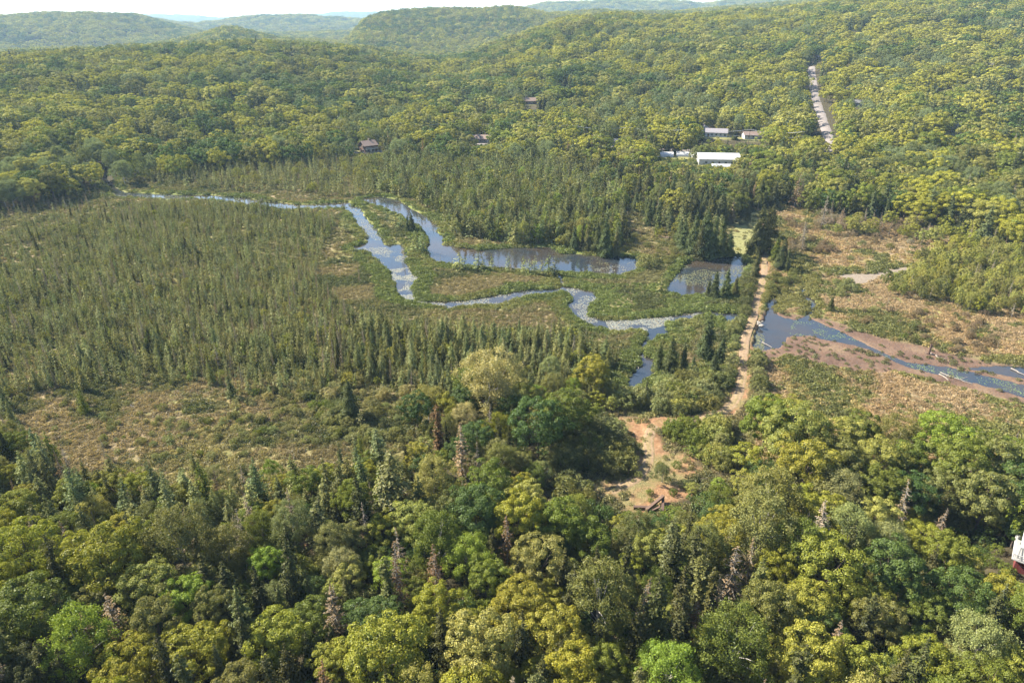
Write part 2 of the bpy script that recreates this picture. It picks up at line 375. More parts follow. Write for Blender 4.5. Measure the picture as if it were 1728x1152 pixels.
# one-mesh trees for the masses: crown and trunk together
def lod(kind, V, Fc, v, tr=None, lm=LEAF, tm=BARK):
    if tr is None: tr = tube([(0, 0, -.02), (0, 0, .6)], [.014, .008], 4)
    A, B = join([(V, Fc), tr]); mi = np.r_[np.zeros(len(Fc)), np.ones(len(tr[1]))]
    me = mesh_np(kind, A, B, [lm, tm], mi, {'v': ('FLOAT', 'FACE', np.r_[v, np.zeros(len(tr[1]))].astype(np.float32))})
    LOD.setdefault(kind, []).append(me)
LOD = {}
for s in range(6): V, Fc, v, P = crown_round(800+s, 42, 52, .025, .37+.03*(s % 3), .12, nj=.2); lod('maple_tree', V, Fc, v)
for s in range(4): V, Fc, v, P = crown_round(820+s, 38, 55, .020, .31+.02*s, .08, .22, 'tall' if s % 2 else 'dome'); lod('birch_tree', V, Fc, v, None, LEAF, PALEBARK)
for s in range(4): V, Fc, v, P = crown_round(840+s, 26, 12, .06, .44+.03*(s % 3), .05); lod('hill_tree', V, Fc, v)
for s in range(5):
    V, Fc, v, B = crown_conifer(860+s, 14, 8, .026, .20+.03*(s % 3), .05, .3, .0, 0, .75); lod('tamarack_tree', V, Fc, v, conifer_trunk(B, s, .012, 6), NEEDLE)
for s in range(3):
    V, Fc, v, B = crown_conifer(880+s, 18, 10, .03, .15, .05, .05, .3, 0, .9); lod('spruce_tree', V, Fc, v, None, NEEDLE)
for s in range(3):
    V, Fc, v, B = crown_conifer(890+s, 14, 3, .02, .12, .15, .2, .2, 0, .8); lod('dead_tree', V, Fc, v, conifer_trunk(B, s, .011, 40), NEEDLE, GREYBARK)
for s in range(4): V, Fc, v, P = crown_round(900+s, 30, 60, .034, .62+.1*(s % 2), -.05, .2); lod('willow_bush', V, Fc, v, None, LEAF, PALEBARK)
def tuft(seed, n, ls, up):
    rg = np.random.default_rng(seed); a = rg.random(n)*6.283; r = rg.random(n)**.6
    C = np.stack([np.cos(a)*r, np.sin(a)*r, (1-r*r)*.6*rg.random(n)+.08], 1); N = rg.normal(size=(n, 3))*.6+np.stack([np.cos(a)*r*(1 if up else .5), np.sin(a)*r, np.full(n, .2 if up else .8)], 1)
    V, Fc = leaves(C, N, ls*(.6+.8*rg.random(n)), rg, 1.3); return V, Fc, rg.random(n)
for s in range(4): lod('sedge', *tuft(950+s, 84, .155, s % 2))
#--PART2--
# ------------------------------------------------------------------ yards of the houses (levelled ground, no trees in front)
def yard(px, py, rad, front=30, back=8, side=9):
    x, y, z = hit(px, py); SPOT.append((x, y, rad, z)); VIEW.append((x, y, side, front, back)); return Vector((x, y, z))
VIEW = []
Y_CHALET = yard(622, 256, 11, 34, 6, 10)
Y_TAN = yard(812, 240, 10, 26, 6, 8)
Y_HILL = yard(893, 176, 10, 32, 8, 8)
Y_GREYROOF = yard(1037, 246, 8, 20, 6, 5)
Y_WHITE = yard(1208, 230, 12, 20, 6, 11)
Y_BUNGALOW = yard(1268, 234, 9, 16, 6, 8)
Y_DOME = yard(1290, 214, 7, 16, 6, 4)
Y_SHED = yard(1210, 276, 15, 13, 6, 13)
Y_TUNNEL = yard(1138, 264, 12, 13, 6, 11)
Y_RIGHT = yard(1607, 228, 12, 34, 8, 5)
Y_ROOF1 = yard(1427, 156, 7, 22, 5, 5)
Y_ROOF2 = yard(1446, 179, 6, 22, 5, 4)
Y_ROOF3 = yard(1668, 116, 6, 28, 5, 5)
Y_ROOF4 = yard(1716, 48, 6, 34, 5, 6)
Y_ROOF5 = yard(1383, 102, 6, 26, 5, 5)
Y_ROOF6 = yard(1216, 168, 5, 18, 5, 3)
Y_PALE = flat(1717, 940, 5.4); Y_PALE = Vector((float(Y_PALE[0]), float(Y_PALE[1]), 2.6))
SPOT.append((Y_PALE.x+4, Y_PALE.y, 5, 2.6)); VIEW.append((Y_PALE.x+1, Y_PALE.y, 7, 3, 6))
for a_ in [(1256, 580), (1254, 605), (1253, 631), (1250, 655), (1244, 678)]:
    q_ = flat(*a_, .5); VIEW.append((float(q_[0]), float(q_[1]), 1.6, 2, 1))
for a_ in [(690, 506), (715, 514), (745, 519), (780, 520), (815, 518), (845, 512), (990, 545), (1062, 640), (1068, 655)]:
    q_ = flat(*a_, 0); VIEW.append((float(q_[0]), float(q_[1]), 5.0, 2, 1))
ROAD_PX = [(1406, 253), (1398, 232), (1392, 215), (1386, 196), (1380, 178), (1375, 160), (1372, 142), (1370, 126), (1369, 112)]
ROAD = [hit(a, b)[:2] for a, b in ROAD_PX]
RP = np.array(ROAD)
for i_ in range(len(RP)-1):
    for t_ in (0, .5): q_ = RP[i_]*(1-t_)+RP[i_+1]*t_; VIEW.append((float(q_[0]), float(q_[1]), 4.0, 5, 2))
CROSS_PX = [(560, 262), (640, 256), (700, 250), (790, 246), (845, 243), (960, 246), (1040, 251), (1130, 253), (1230, 252), (1320, 250), (1406, 256), (1480, 252), (1560, 245), (1600, 243), (1640, 246)]
CROSS = [hit(a, b)[:2] for a, b in CROSS_PX]

def masks(x, y):
    wt = np.full(x.shape, -99.0); near = np.hypot(x, y) < 640
    for i_, P in enumerate(WATER): wt = np.maximum(wt, sdf(P, x, y)-(1.1*sstep(95, 115, x) if i_ == 5 else 0))
    for L, wd in STREAMS:
        d = np.full(x.shape, 99.0); d[near] = dline(L, x[near], y[near]); wt = np.maximum(wt, wd-d+1.2*(vn(x, y, 9, 5)-.5))
    return wt

# ------------------------------------------------------------------ terrain, one sheet to the horizon
azs = np.radians(np.arange(-57, 57.01, .115))
rs = [38.0]
while rs[-1] < 12500:
    r = rs[-1]; rs.append(r*(1.011 if r < 100 else 1.0031 if r < 480 else 1.0095))
rs = np.array(rs); A, Rr = np.meshgrid(azs, rs); X = (np.sin(A)*Rr).ravel(); Y = (np.cos(A)*Rr).ravel()
Z = H(X, Y); wt = masks(X, Y)
edge = .9*(vn(X, Y, 2.2, 31)-.5)+.8*(vn(X, Y, 6, 32)-.5)
sh = sdf(PONDLET, X, Y)
k = sstep(-.5, .9, wt+edge); Z = Z*(1-k)+(-.75)*k
def wsd(P, soft, amp=1.5, sc_=4):
    d = sdf(P, X, Y)+amp*(fbm(X, Y, sc_, 41, 3)-.5)*2; return sstep(-soft, soft, d)
mud = wsd(MUD, 1.2, 2.5, 7)
MUDH = .22
Z = np.where((wt+edge < 0) & (mud > 0), Z-mud*MUDH, Z)
dirt = np.maximum(wsd(CLEARING, 1.0, 2.0, 4), sstep(2.9, 1.8, dline(TRACK, X, Y)+.8*(fbm(X, Y, 3, 6)-.5)))
dirt = np.maximum(dirt, wsd(SAND, 1.5, 2.5, 5)*.8)
for P in OPENROCK: dirt = np.maximum(dirt, wsd(P, 1.5, 2, 4)*.7)
grav = wsd(GRAVEL, .8, .8, 3)
lawn = wsd(LAWN, 1.5, 1.5, 5)
for sx, sy, rad, sz in [q for q in SPOT if q[1] > 200]:
    lawn = np.maximum(lawn, sstep(rad*1.5, rad*.9, np.hypot(X-sx, Y-sy)+4*(vn(X, Y, 8, 2)-.5)))
bank = sstep(-9, -1.0, wt)*(wt < .3)*(.45+.55*vn(X, Y, 30, 12))
RR = np.hypot(X, Y); r0 = np.interp(np.arctan2(X, Y), R0[:, 0], R0[:, 1])
FRONT = W([(-900, 800), (0, 775), (150, 850), (300, 890), (560, 860), (690, 780), (760, 700), (1050, 690), (1200, 745), (1290, 790), (1400, 850), (1728, 865), (2600, 880), (4500, 1900), (-3500, 1900)])
forest = np.maximum(sstep(-25, 12, RR-r0+20*(vn(X, Y, 40, 8)-.5)), wsd(FRONT, 3, 4, 9))
far = sstep(3000, 4200, RR)
nA = len(azs); nR = len(rs); idx = np.arange(nA*nR).reshape(nR, nA)
Fc = np.stack([idx[:-1, :-1], idx[1:, :-1], idx[1:, 1:], idx[:-1, 1:]], -1).reshape(-1, 4)[:, ::-1]
one = np.ones_like(X)
k = NT('ground')
g1 = k.node('ShaderNodeAttribute', attribute_name='g1'); g2 = k.node('ShaderNodeAttribute', attribute_name='g2')
s1 = k.node('ShaderNodeSeparateColor'); k.put(s1.inputs[0], g1.outputs[0]); s2 = k.node('ShaderNodeSeparateColor'); k.put(s2.inputs[0], g2.outputs[0])
n_big = k.noise(.022, 5, .6); n_mid = k.noise(.11, 6, .62); n_sm = k.noise(.9, 6, .7); n_fine = k.noise(3.2, 4, .7)
bog = k.ramp(n_mid, [(.30, (.11, .095, .04)), (.46, (.18, .145, .07)), (.56, (.22, .165, .095)), (.70, (.25, .17, .12))])
bog = k.mix(k.ramp(n_big, [(.45, (0, 0, 0)), (.62, (1, 1, 1))]), bog, k.ramp(n_mid, [(.35, (.13, .14, .04)), (.6, (.24, .20, .075))]))
bog = k.mix(k.ramp(n_sm, [(.30, (1, 1, 1)), (.52, (0, 0, 0))]), bog, (.065, .06, .028))
sedge = k.ramp(n_sm, [(.3, (.07, .095, .022)), (.65, (.16, .18, .045))])
flo = k.ramp(n_sm, [(.3, (.028, .026, .014)), (.7, (.075, .06, .032))])
drt = k.ramp(n_sm, [(.25, (.13, .065, .035)), (.5, (.22, .125, .065)), (.75, (.30, .195, .115))])
drt = k.mix(k.ramp(n_mid, [(.44, (0, 0, 0)), (.58, (.85, .85, .85))]), drt, k.ramp(n_fine, [(.4, (.09, .10, .035)), (.65, (.24, .19, .09))]))
mudc = k.ramp(n_mid, [(.3, (.075, .042, .030)), (.5, (.135, .080, .052)), (.68, (.20, .135, .08))])
mudc = k.mix(k.ramp(n_fine, [(.35, (1, 1, 1)), (.55, (0, 0, 0))]), mudc, (.10, .075, .06))
grv = k.ramp(n_fine, [(.3, (.15, .12, .095)), (.7, (.24, .20, .15))])
lwn = k.ramp(n_sm, [(.3, (.13, .13, .045)), (.7, (.24, .225, .10))])
frf = k.ramp(k.noise(.03, 6, .7), [(.35, (.035, .055, .02)), (.65, (.085, .11, .035))])
c = k.mix(s2.outputs[1], bog, sedge); c = k.mix(s1.outputs[2], c, lwn); c = k.mix(g1.outputs['Alpha'], c, flo)
c = k.mix(s1.outputs[1], c, mudc); c = k.mix(s1.outputs[0], c, drt); c = k.mix(s2.outputs[0], c, grv); c = k.mix(s2.outputs[2], c, frf)
bp = k.math('ADD', n_sm, k.math('MULTIPLY', n_fine, .35))
GROUND = k.fin(c, .95, k.bump(bp, .9, .45), .1)
me = mesh_np('ground', np.stack([X, Y, Z], 1), Fc, [GROUND], None,
  {'g1': ('FLOAT_COLOR', 'POINT', np.stack([dirt, mud, lawn, forest*(1-lawn)], 1).astype(np.float32)),
   'g2': ('FLOAT_COLOR', 'POINT', np.stack([grav, bank, far, one], 1).astype(np.float32))}, smooth=True)
tag(add('ground', me), kind='structure')

# water: one level sheet under the whole marsh; the ground is cut down to let it show
k = NT('marsh_water'); n1 = k.noise(1.3, 3, .6); n2 = k.noise(.25, 2)
k.fin(k.ramp(k.noise(.05, 3), [(.4, (.020, .026, .032)), (.65, (.042, .032, .022))]), .03, k.bump(k.math('ADD', n1, n2), .10, .05), .5); k.b.inputs['IOR'].default_value = 1.62
k.put(k.b.inputs['Roughness'], k.ramp(k.noise(.06, 3), [(.42, (.02,)*3), (.6, (.11,)*3)]))
gx = np.array([(-420, 105), (420, 105), (420, 475), (-420, 475)], float)
me = mesh_np('water', np.c_[gx, np.zeros(4)], [[0, 1, 2, 3]], [k.m]); tag(add('water', me), kind='structure')

# dirt track: strip with two wheel ruts
def strip(name, pts, half, lift, mat, step=1.0, nc=9, kind='structure'):
    P = np.array(pts); seg = np.r_[0, np.cumsum(np.hypot(*np.diff(P, axis=0).T))]; L = np.arange(0, seg[-1], step)
    x = np.interp(L, seg, P[:, 0]); y = np.interp(L, seg, P[:, 1])
    kk = max(1, int(6/step)); ker = np.ones(2*kk+1)/(2*kk+1); x = np.convolve(np.pad(x, kk, 'edge'), ker, 'valid'); y = np.convolve(np.pad(y, kk, 'edge'), ker, 'valid')
    tx = np.gradient(x); ty = np.gradient(y); n = np.hypot(tx, ty); nx, ny = ty/n, -tx/n
    u = np.linspace(-1, 1, nc); wv = half*(1+.14*(vn(L, L*0, 5, 3)-.5))
    XX = x[:, None]+nx[:, None]*u*wv[:, None]; YY = y[:, None]+ny[:, None]*u*wv[:, None]
    ZZ = H(XX.ravel(), YY.ravel()).reshape(XX.shape)+lift; 
    if nc == 9: ZZ = ZZ-.06*(np.exp(-((np.abs(u)-.55)/.16)**2))[None]
    ZZ[:, 0] -= lift*1.2; ZZ[:, -1] -= lift*1.2
    i = np.arange(XX.size).reshape(XX.shape); F4 = np.stack([i[:-1, :-1], i[1:, :-1], i[1:, 1:], i[:-1, 1:]], -1).reshape(-1, 4)
    me = mesh_np(name, np.stack([XX, YY, ZZ], -1).reshape(-1, 3), F4, [mat], None, {'u': ('FLOAT', 'POINT', np.broadcast_to(u, XX.shape).astype(np.float32).ravel())}, True)
    o = add(name, me); tag(o, kind=kind); return o
k = NT('track_dirt'); u = k.attr('u'); au = k.math('ABSOLUTE', u); rut = k.math('SUBTRACT', 1.0, k.math('MULTIPLY', k.math('ABSOLUTE', k.math('SUBTRACT', au, .55)), 5.0), True)
ns = k.noise(1.2, 6, .7); base = k.ramp(ns, [(.3, (.12, .105, .045)), (.6, (.25, .18, .095))]); rc = k.ramp(ns, [(.3, (.17, .11, .07)), (.7, (.28, .195, .13))])
wear = k.ramp(k.noise(.12, 3), [(.35, (0, 0, 0)), (.6, (.75, .75, .75))]); c = k.mix(k.mix(wear, rut, (1, 1, 1)), base, rc)
TRK = k.fin(c, .95, k.bump(ns, .8, .2), .1)
strip('dirt_track', TRACK, 1.3, .09, TRK)
strip('wheel_track', W([(1112, 719), (1090, 728), (1090, 748), (1100, 770), (1095, 792), (1068, 815), (1040, 832), (1010, 836)]), 1.3, .12, TRK)
k = NT('asphalt_road'); ns = k.noise(.5, 5, .6); ASPH = k.fin(k.ramp(ns, [(.3, (.17, .145, .13)), (.7, (.205, .18, .165))]), .9, None, .2)
strip('hill_road', ROAD, 3.7, .5, ASPH, 3.0, 5)
strip('village_road', CROSS, 3.4, .5, ASPH, 3.0, 5)
ROADS = [(ROAD, 6.5), (CROSS, 5.0)]

# ------------------------------------------------------------------ where trees may stand
grid = {}
def put_occ(x, y, r):
    grid.setdefault((int(x//8), int(y//8)), []).append((x, y, r))
CLR = np.array(CLEARING)
def cap_height(x, y, h, wf):
    """shrubs and young trees only, where the photo looks over them: before houses, beside the clearing"""
    r = math.hypot(x, y); cap = 99
    if abs(r-400) < 600:
        for sx, sy, side, fr, bk in VIEW:
            R_ = math.hypot(sx, sy); a = R_-(x*sx+y*sy)/R_; b = abs(x*sy-y*sx)/R_
            if -3 < a < 95 and b < side+1.0: cap = min(cap, max(1.3 if R_ < 300 else 2.2, (a-1.5)*85/R_*.92+.7))
    if r < 150 and x < 50:
        d = float(dline(CLEARING, np.array([x]), np.array([y]), True)[0])
        if d < 13: cap = min(cap, 2.6+d*.32)
    if cap < h: wf = min(wf*h/cap, 1.25*wf+.1, 1.5); h = cap*rnd.uniform(.8, 1)
    return h, wf
def free(x, y, r, f=1.0):
    a, b = int(x//8), int(y//8)
    for i in (-1, 0, 1):
        for j in (-1, 0, 1):
            for u, v, q in grid.get((a+i, b+j), ()):
                if (x-u)**2+(y-v)**2 < (f*(q+r))**2: return False
    return True
def allowed(x, y, gap=.5):
    ok = np.ones(x.shape, bool); rr = np.hypot(x, y); near = rr < 620
    xn, yn = x[near], y[near]; o = masks(xn, yn) < -gap
    o &= dline(TRACK, xn, yn) > 1.9+gap; o &= ~inside(GRAVEL, xn, yn) & ~inside(LAWN, xn, yn) & ~inside(CLEARING, xn, yn)
    o &= ~inside(MUD, xn, yn); ok[near] = o
    m = (rr > 330) & (rr < 1400)
    for L, dd in ROADS:
        q = np.ones(m.sum(), bool); q = dline(L, x[m], y[m]) > dd; t = ok[m]; ok[m] = t & q
    for sx, sy, side, fr, bk in VIEW:
        r = math.hypot(sx, sy); ux, uy = sx/r, sy/r; a = x*ux+y*uy-r; b = np.abs(x*uy-y*ux)
        ok &= ~((a > -min(fr, 12)) & (a < bk) & (b < side))
    ok[near] &= dline(CLEARING, xn, yn, True) > 1.2
    ok &= np.hypot(x-Y_PALE.x-4, y-Y_PALE.y) > 4.2
    return ok
def scatter(poly, s, gap=.5, keep=None, world=False):
    P = np.array(poly if world else W(poly)); lo, hi = P.min(0), P.max(0)
    gx, gy = np.meshgrid(np.arange(lo[0], hi[0], s), np.arange(lo[1], hi[1], s)); gx = gx.ravel(); gy = gy.ravel()
    gx = gx+rng.uniform(-.5, .5, gx.shape)*s; gy = gy+rng.uniform(-.5, .5, gy.shape)*s
    m = inside([tuple(p) for p in P], gx, gy); gx, gy = gx[m], gy[m]
    m = allowed(gx, gy, gap); gx, gy = gx[m], gy[m]
    if keep is not None: m = rng.random(len(gx)) < keep(gx, gy); gx, gy = gx[m], gy[m]
    return gx, gy

TONE = {'mid green': (.088, .112, .020), 'yellow-green': (.150, .160, .024), 'pale green': (.165, .175, .052), 'deep green': (.045, .075, .020),
 'olive': (.105, .112, .036), 'golden green': (.148, .155, .027), 'bright green': (.115, .165, .022), 'grey-green': (.135, .150, .066), 'silvery': (.19, .185, .095),
 'blue-green': (.085, .110, .048), 'dusky green': (.075, .085, .034), 'dark': (.044, .048, .018), 'rusty': (.095, .06, .03), 'grey-brown': (.125, .10, .068), 'bare grey': (.165, .145, .115), 'tawny': (.19, .14, .07)}
TREES = []      # dicts
def T(kind, x, y, h, wf, tone, hand=False, z=None):
    if not hand or kind in ('maple_tree', 'birch_tree'): h, wf = cap_height(x, y, h, wf)
    t = np.array(TONE[tone])*np.array([1.62, 1.43, 1.2])*(1+rnd.uniform(-.14, .14)); t = t*np.array([1+rnd.uniform(-.08, .08), 1, 1+rnd.uniform(-.12, .12)])
    if kind == 'larch_tree': t = t*.72
    if kind == 'tamarack_tree': t = t*np.array([1.10, 1.10, 1.2])
    TREES.append(dict(kind=kind, x=x, y=y, h=h, w=wf, tone=tone, tint=t, hand=hand))
    put_occ(x, y, {'maple_tree': .30, 'birch_tree': .28, 'tamarack_tree': .11, 'spruce_tree': .1, 'larch_tree': .17, 'dead_tree': .08, 'willow_bush': .5}[kind]*h*wf)
def pick(d):
    q = rnd.random()*sum(d.values())
    for k_, v_ in d.items():
        q -= v_
        if q <= 0: return k_
    return k_

# hand placed crowns of the near wood: (photo x, y of crown centre, crown radius in photo px, kind, tone)
HAND = '''180 937 62 M yellow-green|47 933 50 M yellow-green|300 917 50 B olive|383 923 40 B olive|447 950 27 M bright green|253 993 45 M pale green|317 1013 42 M bright green
167 1013 32 M olive|40 1027 58 M mid green|140 1090 56 B bright green|333 1100 50 M yellow-green|467 1087 48 M yellow-green|520 1053 40 M mid green|467 1010 24 B grey-green|50 1127 40 M dark
567 1123 42 M golden green|575 955 34 B silvery|30 860 34 M golden green|183 880 18 M yellow-green|789 933 42 B bright green|943 890 40 M mid green|1003 907 38 M mid green|876 880 44 M yellow-green
909 945 44 M pale green|1013 1013 60 B olive|1076 900 36 B dusky green|656 963 30 M bright green|586 975 30 M pale green|633 1047 44 M deep green|736 1033 44 M yellow-green|876 1027 44 M golden green
789 1057 30 M yellow-green|936 1067 48 M golden green|809 1107 58 M pale green|643 1110 62 M yellow-green|1019 1120 34 M mid green|1129 1123 50 B bright green|1126 1050 28 B pale green
1285 890 58 B olive|1352 920 46 B mid green|1385 873 36 M golden green|1472 873 40 M pale green|1399 950 54 M yellow-green|1499 905 30 B grey-green|1549 917 32 M yellow-green|1505 963 54 M deep green
1359 1027 44 M golden green|1379 1060 40 M deep green|1469 1017 38 M golden green|1645 930 42 M pale green|1599 947 38 M mid green|1619 1000 44 M deep green|1699 990 44 M golden green|1485 1053 38 M olive
1652 1087 48 B grey-green|1239 1093 58 B mid green|1365 1118 56 M golden green|1452 1127 48 M yellow-green|1705 1130 34 M golden green
1295 710 44 M mid green|1339 733 50 M pale green|1419 738 44 M pale green|1452 727 34 M mid green|1515 737 38 B olive|1589 742 42 M bright green|1645 757 38 M mid green|1715 770 30 M mid green
1269 747 38 M yellow-green|1359 787 54 M yellow-green|1419 776 44 M olive|1485 777 44 M pale green|1535 776 38 M mid green|1612 787 48 M mid green|1682 783 44 M olive|1722 812 44 M deep green
1412 833 42 B grey-green|1299 840 56 B olive|1489 826 38 M mid green|1535 832 38 M deep green|1589 830 38 M olive|1665 840 48 M olive|1219 777 40 B bright green|1172 797 26 B pale green
1222 712 34 B grey-green|1172 730 30 M mid green|1193 700 24 B pale green|1259 797 28 M golden green|829 643 48 B silvery|959 653 42 B silvery|929 623 20 B grey-green|999 623 30 M golden green
883 670 28 M pale green|909 713 42 M deep green|953 693 38 M mid green|1009 690 36 B dusky green|993 775 46 M dusky green|1040 762 32 B dusky green|953 790 34 M olive|733 813 40 B pale green
839 723 26 B yellow-green|783 703 26 B silvery|833 815 40 M mid green|913 775 28 B grey-green|703 770 24 M golden green|886 840 36 M pale green|966 845 34 B mid green|43 835 20 M golden green
123 833 25 M golden green|230 822 28 M yellow-green|303 840 22 M golden green|457 790 18 B bright green|520 815 34 M mid green|410 815 26 B dusky green|550 805 24 M yellow-green|360 803 20 B grey-green
1047 905 22 B grey-green|1120 790 20 B dusky green|1145 840 30 M mid green|1225 850 34 M golden green|1180 880 40 B pale green|1100 925 30 M pale green|1215 905 40 M yellow-green|1060 860 22 B mid green
700 880 36 M pale green|760 870 34 M olive|640 890 30 M yellow-green|430 870 26 M mid green|340 868 26 B dusky green|250 872 26 B olive|110 895 26 M mid green|1555 1030 34 M mid green|1560 1110 42 M yellow-green'''
for row in HAND.replace('\n', '|').split('|'):
    a = row.split(); px, py, rp = map(float, a[:3]); tone = ' '.join(a[4:]); kind = {'M': 'maple_tree', 'B': 'birch_tree'}[a[3]]
    zc = 7.0+3.0*(rp > 38)
    for _ in range(3):
        x, y = flat(px, py, zc); f = float(proj(x, y, zc)[2]); rad = rp*f/F
        wf = rnd.uniform(.95, 1.12); h = min(rad/(.37*wf), 19); zc = h*.58+float(H(x, y)[0])
        wf = rad/(.37*h)
    T(kind, float(x), float(y), h, wf, tone, True)
# hand placed conifers: photo x, y of the tip, y of the foot, kind, tone, width factor
CON = '''743 680 780 S rusty 1|781 715 825 D grey-brown 1.3|823 680 760 D grey-brown 1|859 715 790 S dark 1|806 742 830 D grey-brown 1|670 760 890 T dusky green 1.5|876 935 1030 S dark .9|733 915 1010 D rusty 1.2
1049 905 1020 S dark 1|1139 955 1080 S dark 1.2|1123 870 980 T dusky green 1.2|1162 890 1010 S dark 1.1|1189 960 1080 S dark 1.1|1169 1010 1085 D rusty 1.6|1093 960 1110 S dark 1.2|1075 985 1090 D grey-brown 1.3
683 890 990 D grey-brown 1.1|646 1115 1220 S dark 1|213 1000 1110 D grey-brown 1.6|365 935 1040 S dark 1.6|400 945 1050 S dark 1.5|545 835 935 T dusky green 1.2|533 960 1050 S dusky green 1|570 985 1060 D rusty 1.2
1225 920 1030 D grey-brown 1.5|1699 725 790 D rusty 1.5|1255 905 1000 D grey-brown 1|593 640 705 L blue-green .9|1088 680 640 T dark 1|415 860 950 D bare grey 1.2|620 850 930 D bare grey 1|1190 530 605 L blue-green .85
1215 565 612 L blue-green .8|1132 565 632 L blue-green .8|1112 575 625 L blue-green .7|1150 580 635 L blue-green .7|1170 600 620 L blue-green .8|1145 600 640 L grey-green .8|1205 590 625 L blue-green .8|1205 455 502 L blue-green .75
1225 452 500 L blue-green .8|1240 465 498 L dusky green .7|1195 470 500 L blue-green .7|1275 345 430 L dusky green .8|1288 350 425 L dusky green .85|1298 342 400 L dusky green .8|1270 372 432 L dusky green .7
1308 398 440 L mid green .8|1320 400 452 L dusky green .7|1314 410 455 L blue-green .8|1326 418 458 L blue-green .6|1275 425 465 L dusky green .7|1268 440 468 T dusky green 1.2|1262 345 372 L dusky green .8
1188 350 435 L blue-green .8|1170 355 432 L blue-green .7|1216 368 428 L blue-green .7|1230 388 430 L blue-green .8|1203 362 432 L blue-green .65|1152 370 425 L blue-green .8|1180 380 436 L dusky green .8|1022 368 432 L blue-green .8
1008 372 428 L blue-green .7|990 380 424 L grey-green .8|968 378 422 L blue-green .8|1040 385 430 L grey-green .7|695 358 390 L blue-green .8|688 362 392 L blue-green .7|705 388 422 T blue-green 1.5|711 386 425 T blue-green 1.4
699 394 424 T grey-green 1.5|716 392 428 T blue-green 1.3|651 350 372 T blue-green 1.8|668 358 382 T grey-green 1.8|676 360 384 T blue-green 1.8|661 356 378 T grey-green 1.6|582 365 392 T grey-green 2|1115 465 492 T grey-green 2
1088 430 452 B grey-green 1|1400 500 525 L dusky green 1|776 425 455 T grey-green 2.2|784 430 456 T grey-green 1.6|808 425 455 T blue-green 2.2|815 432 456 T grey-green 1.6|831 430 452 T grey-green 1.6|859 430 456 T blue-green 1.6
884 432 462 T grey-green 1.3|893 436 464 T grey-green 1.6|902 432 464 T grey-green 1.4|925 425 464 T blue-green 1.6|935 430 466 T dusky green 1.6|915 440 466 T grey-green 1.6|1062 380 408 S dark 1|1055 372 405 S dark .9
731 432 444 D bare grey .8|743 430 446 D bare grey .8|763 432 448 D bare grey .8|679 405 432 D bare grey 1.2|682 412 440 D bare grey 1|608 440 480 D bare grey .6|862 430 460 D bare grey .8|1385 330 385 D bare grey 1.4
1340 290 350 D grey-brown 1.5|1350 300 352 D grey-brown 1.2|1418 350 385 D grey-brown 1.6|1455 350 390 D grey-brown 1.4|1352 385 425 D bare grey 1.6|1355 372 410 D bare grey 1.6'''
for row in CON.replace('\n', '|').split('|'):
    a = row.split(); px, ty, by = map(float, a[:3]); ty, by = min(ty, by), max(ty, by)
    kind = {'S': 'spruce_tree', 'T': 'tamarack_tree', 'D': 'dead_tree', 'L': 'larch_tree', 'B': 'willow_bush'}[a[3]]
    x, y, z = hit(px, by); 
    hs = np.arange(1, 26, .2); pp = proj(x, y, z+hs)[1]; h = float(hs[np.argmin(abs(pp-ty))])
    T(kind, x, y, h, float(a[-1]), ' '.join(a[4:-1]), True)
# bush patches: centre px, extent px, number, tone, height
BUSH = [(1120, 668, 75, 22, 60, 'grey-green', 3.2), (1190, 660, 40, 26, 34, 'grey-green', 3.0), (1155, 695, 60, 12, 18, 'grey-green', 3.0), (1145, 740, 32, 18, 14, 'mid green', 3.6), (1205, 735, 20, 20, 9, 'pale green', 3.4), (1000, 760, 60, 40, 26, 'dusky green', 4.5), (1040, 790, 30, 18, 10, 'olive', 4.2),
 (1280, 640, 9, 52, 30, 'grey-green', 2.6), (1284, 560, 3, 22, 5, 'grey-green', 1.8), (1240, 590, 9, 50, 20, 'grey-green', 2.2), (1261, 505, 9, 40, 26, 'dusky green', 2.6), (1290, 500, 5, 26, 12, 'olive', 2.4), (1320, 480, 22, 18, 26, 'olive', 2.0), (1170, 690, 30, 10, 8, 'pale green', 3.4),
 (560, 650, 60, 26, 40, 'silvery', 1.7), (480, 690, 90, 28, 50, 'silvery', 1.4), (620, 720, 80, 30, 60, 'grey-green', 1.8), (700, 660, 60, 26, 26, 'silvery', 2.2), (420, 720, 120, 30, 40, 'grey-green', 1.3),
 (1420, 490, 18, 12, 10, 'grey-green', 2.6), (1440, 400, 110, 30, 60, 'grey-brown', 2.4), (1500, 370, 130, 22, 60, 'bare grey', 2.8), (1640, 350, 90, 30, 60, 'grey-brown', 3.0), (1380, 470, 40, 18, 14, 'olive', 1.6), (1560, 560, 120, 34, 60, 'grey-brown', 1.6), (1205, 778, 20, 18, 10, 'pale green', 2.8), (300, 740, 130, 36, 50, 'grey-green', 1.1), (150, 700, 130, 40, 34, 'olive', .9),
 (1110, 420, 70, 26, 50, 'olive', 1.8), (960, 250, 60, 12, 10, 'silvery', 5)]
for cx, cy, ex, ey, n, tone, h in BUSH:
    for i in range(n):
        px, py = cx+rnd.uniform(-1, 1)*ex, cy+rnd.uniform(-1, 1)*ey
        x, y, z = hit(px, py)
        if not allowed(np.array([x]), np.array([y]), .1)[0]: continue
        T('willow_bush', x, y, h*rnd.uniform(.65, 1.25), rnd.uniform(.8, 1.25), tone if rnd.random() < .75 else pick({'olive': 1, 'mid green': 1, 'dusky green': 1}))

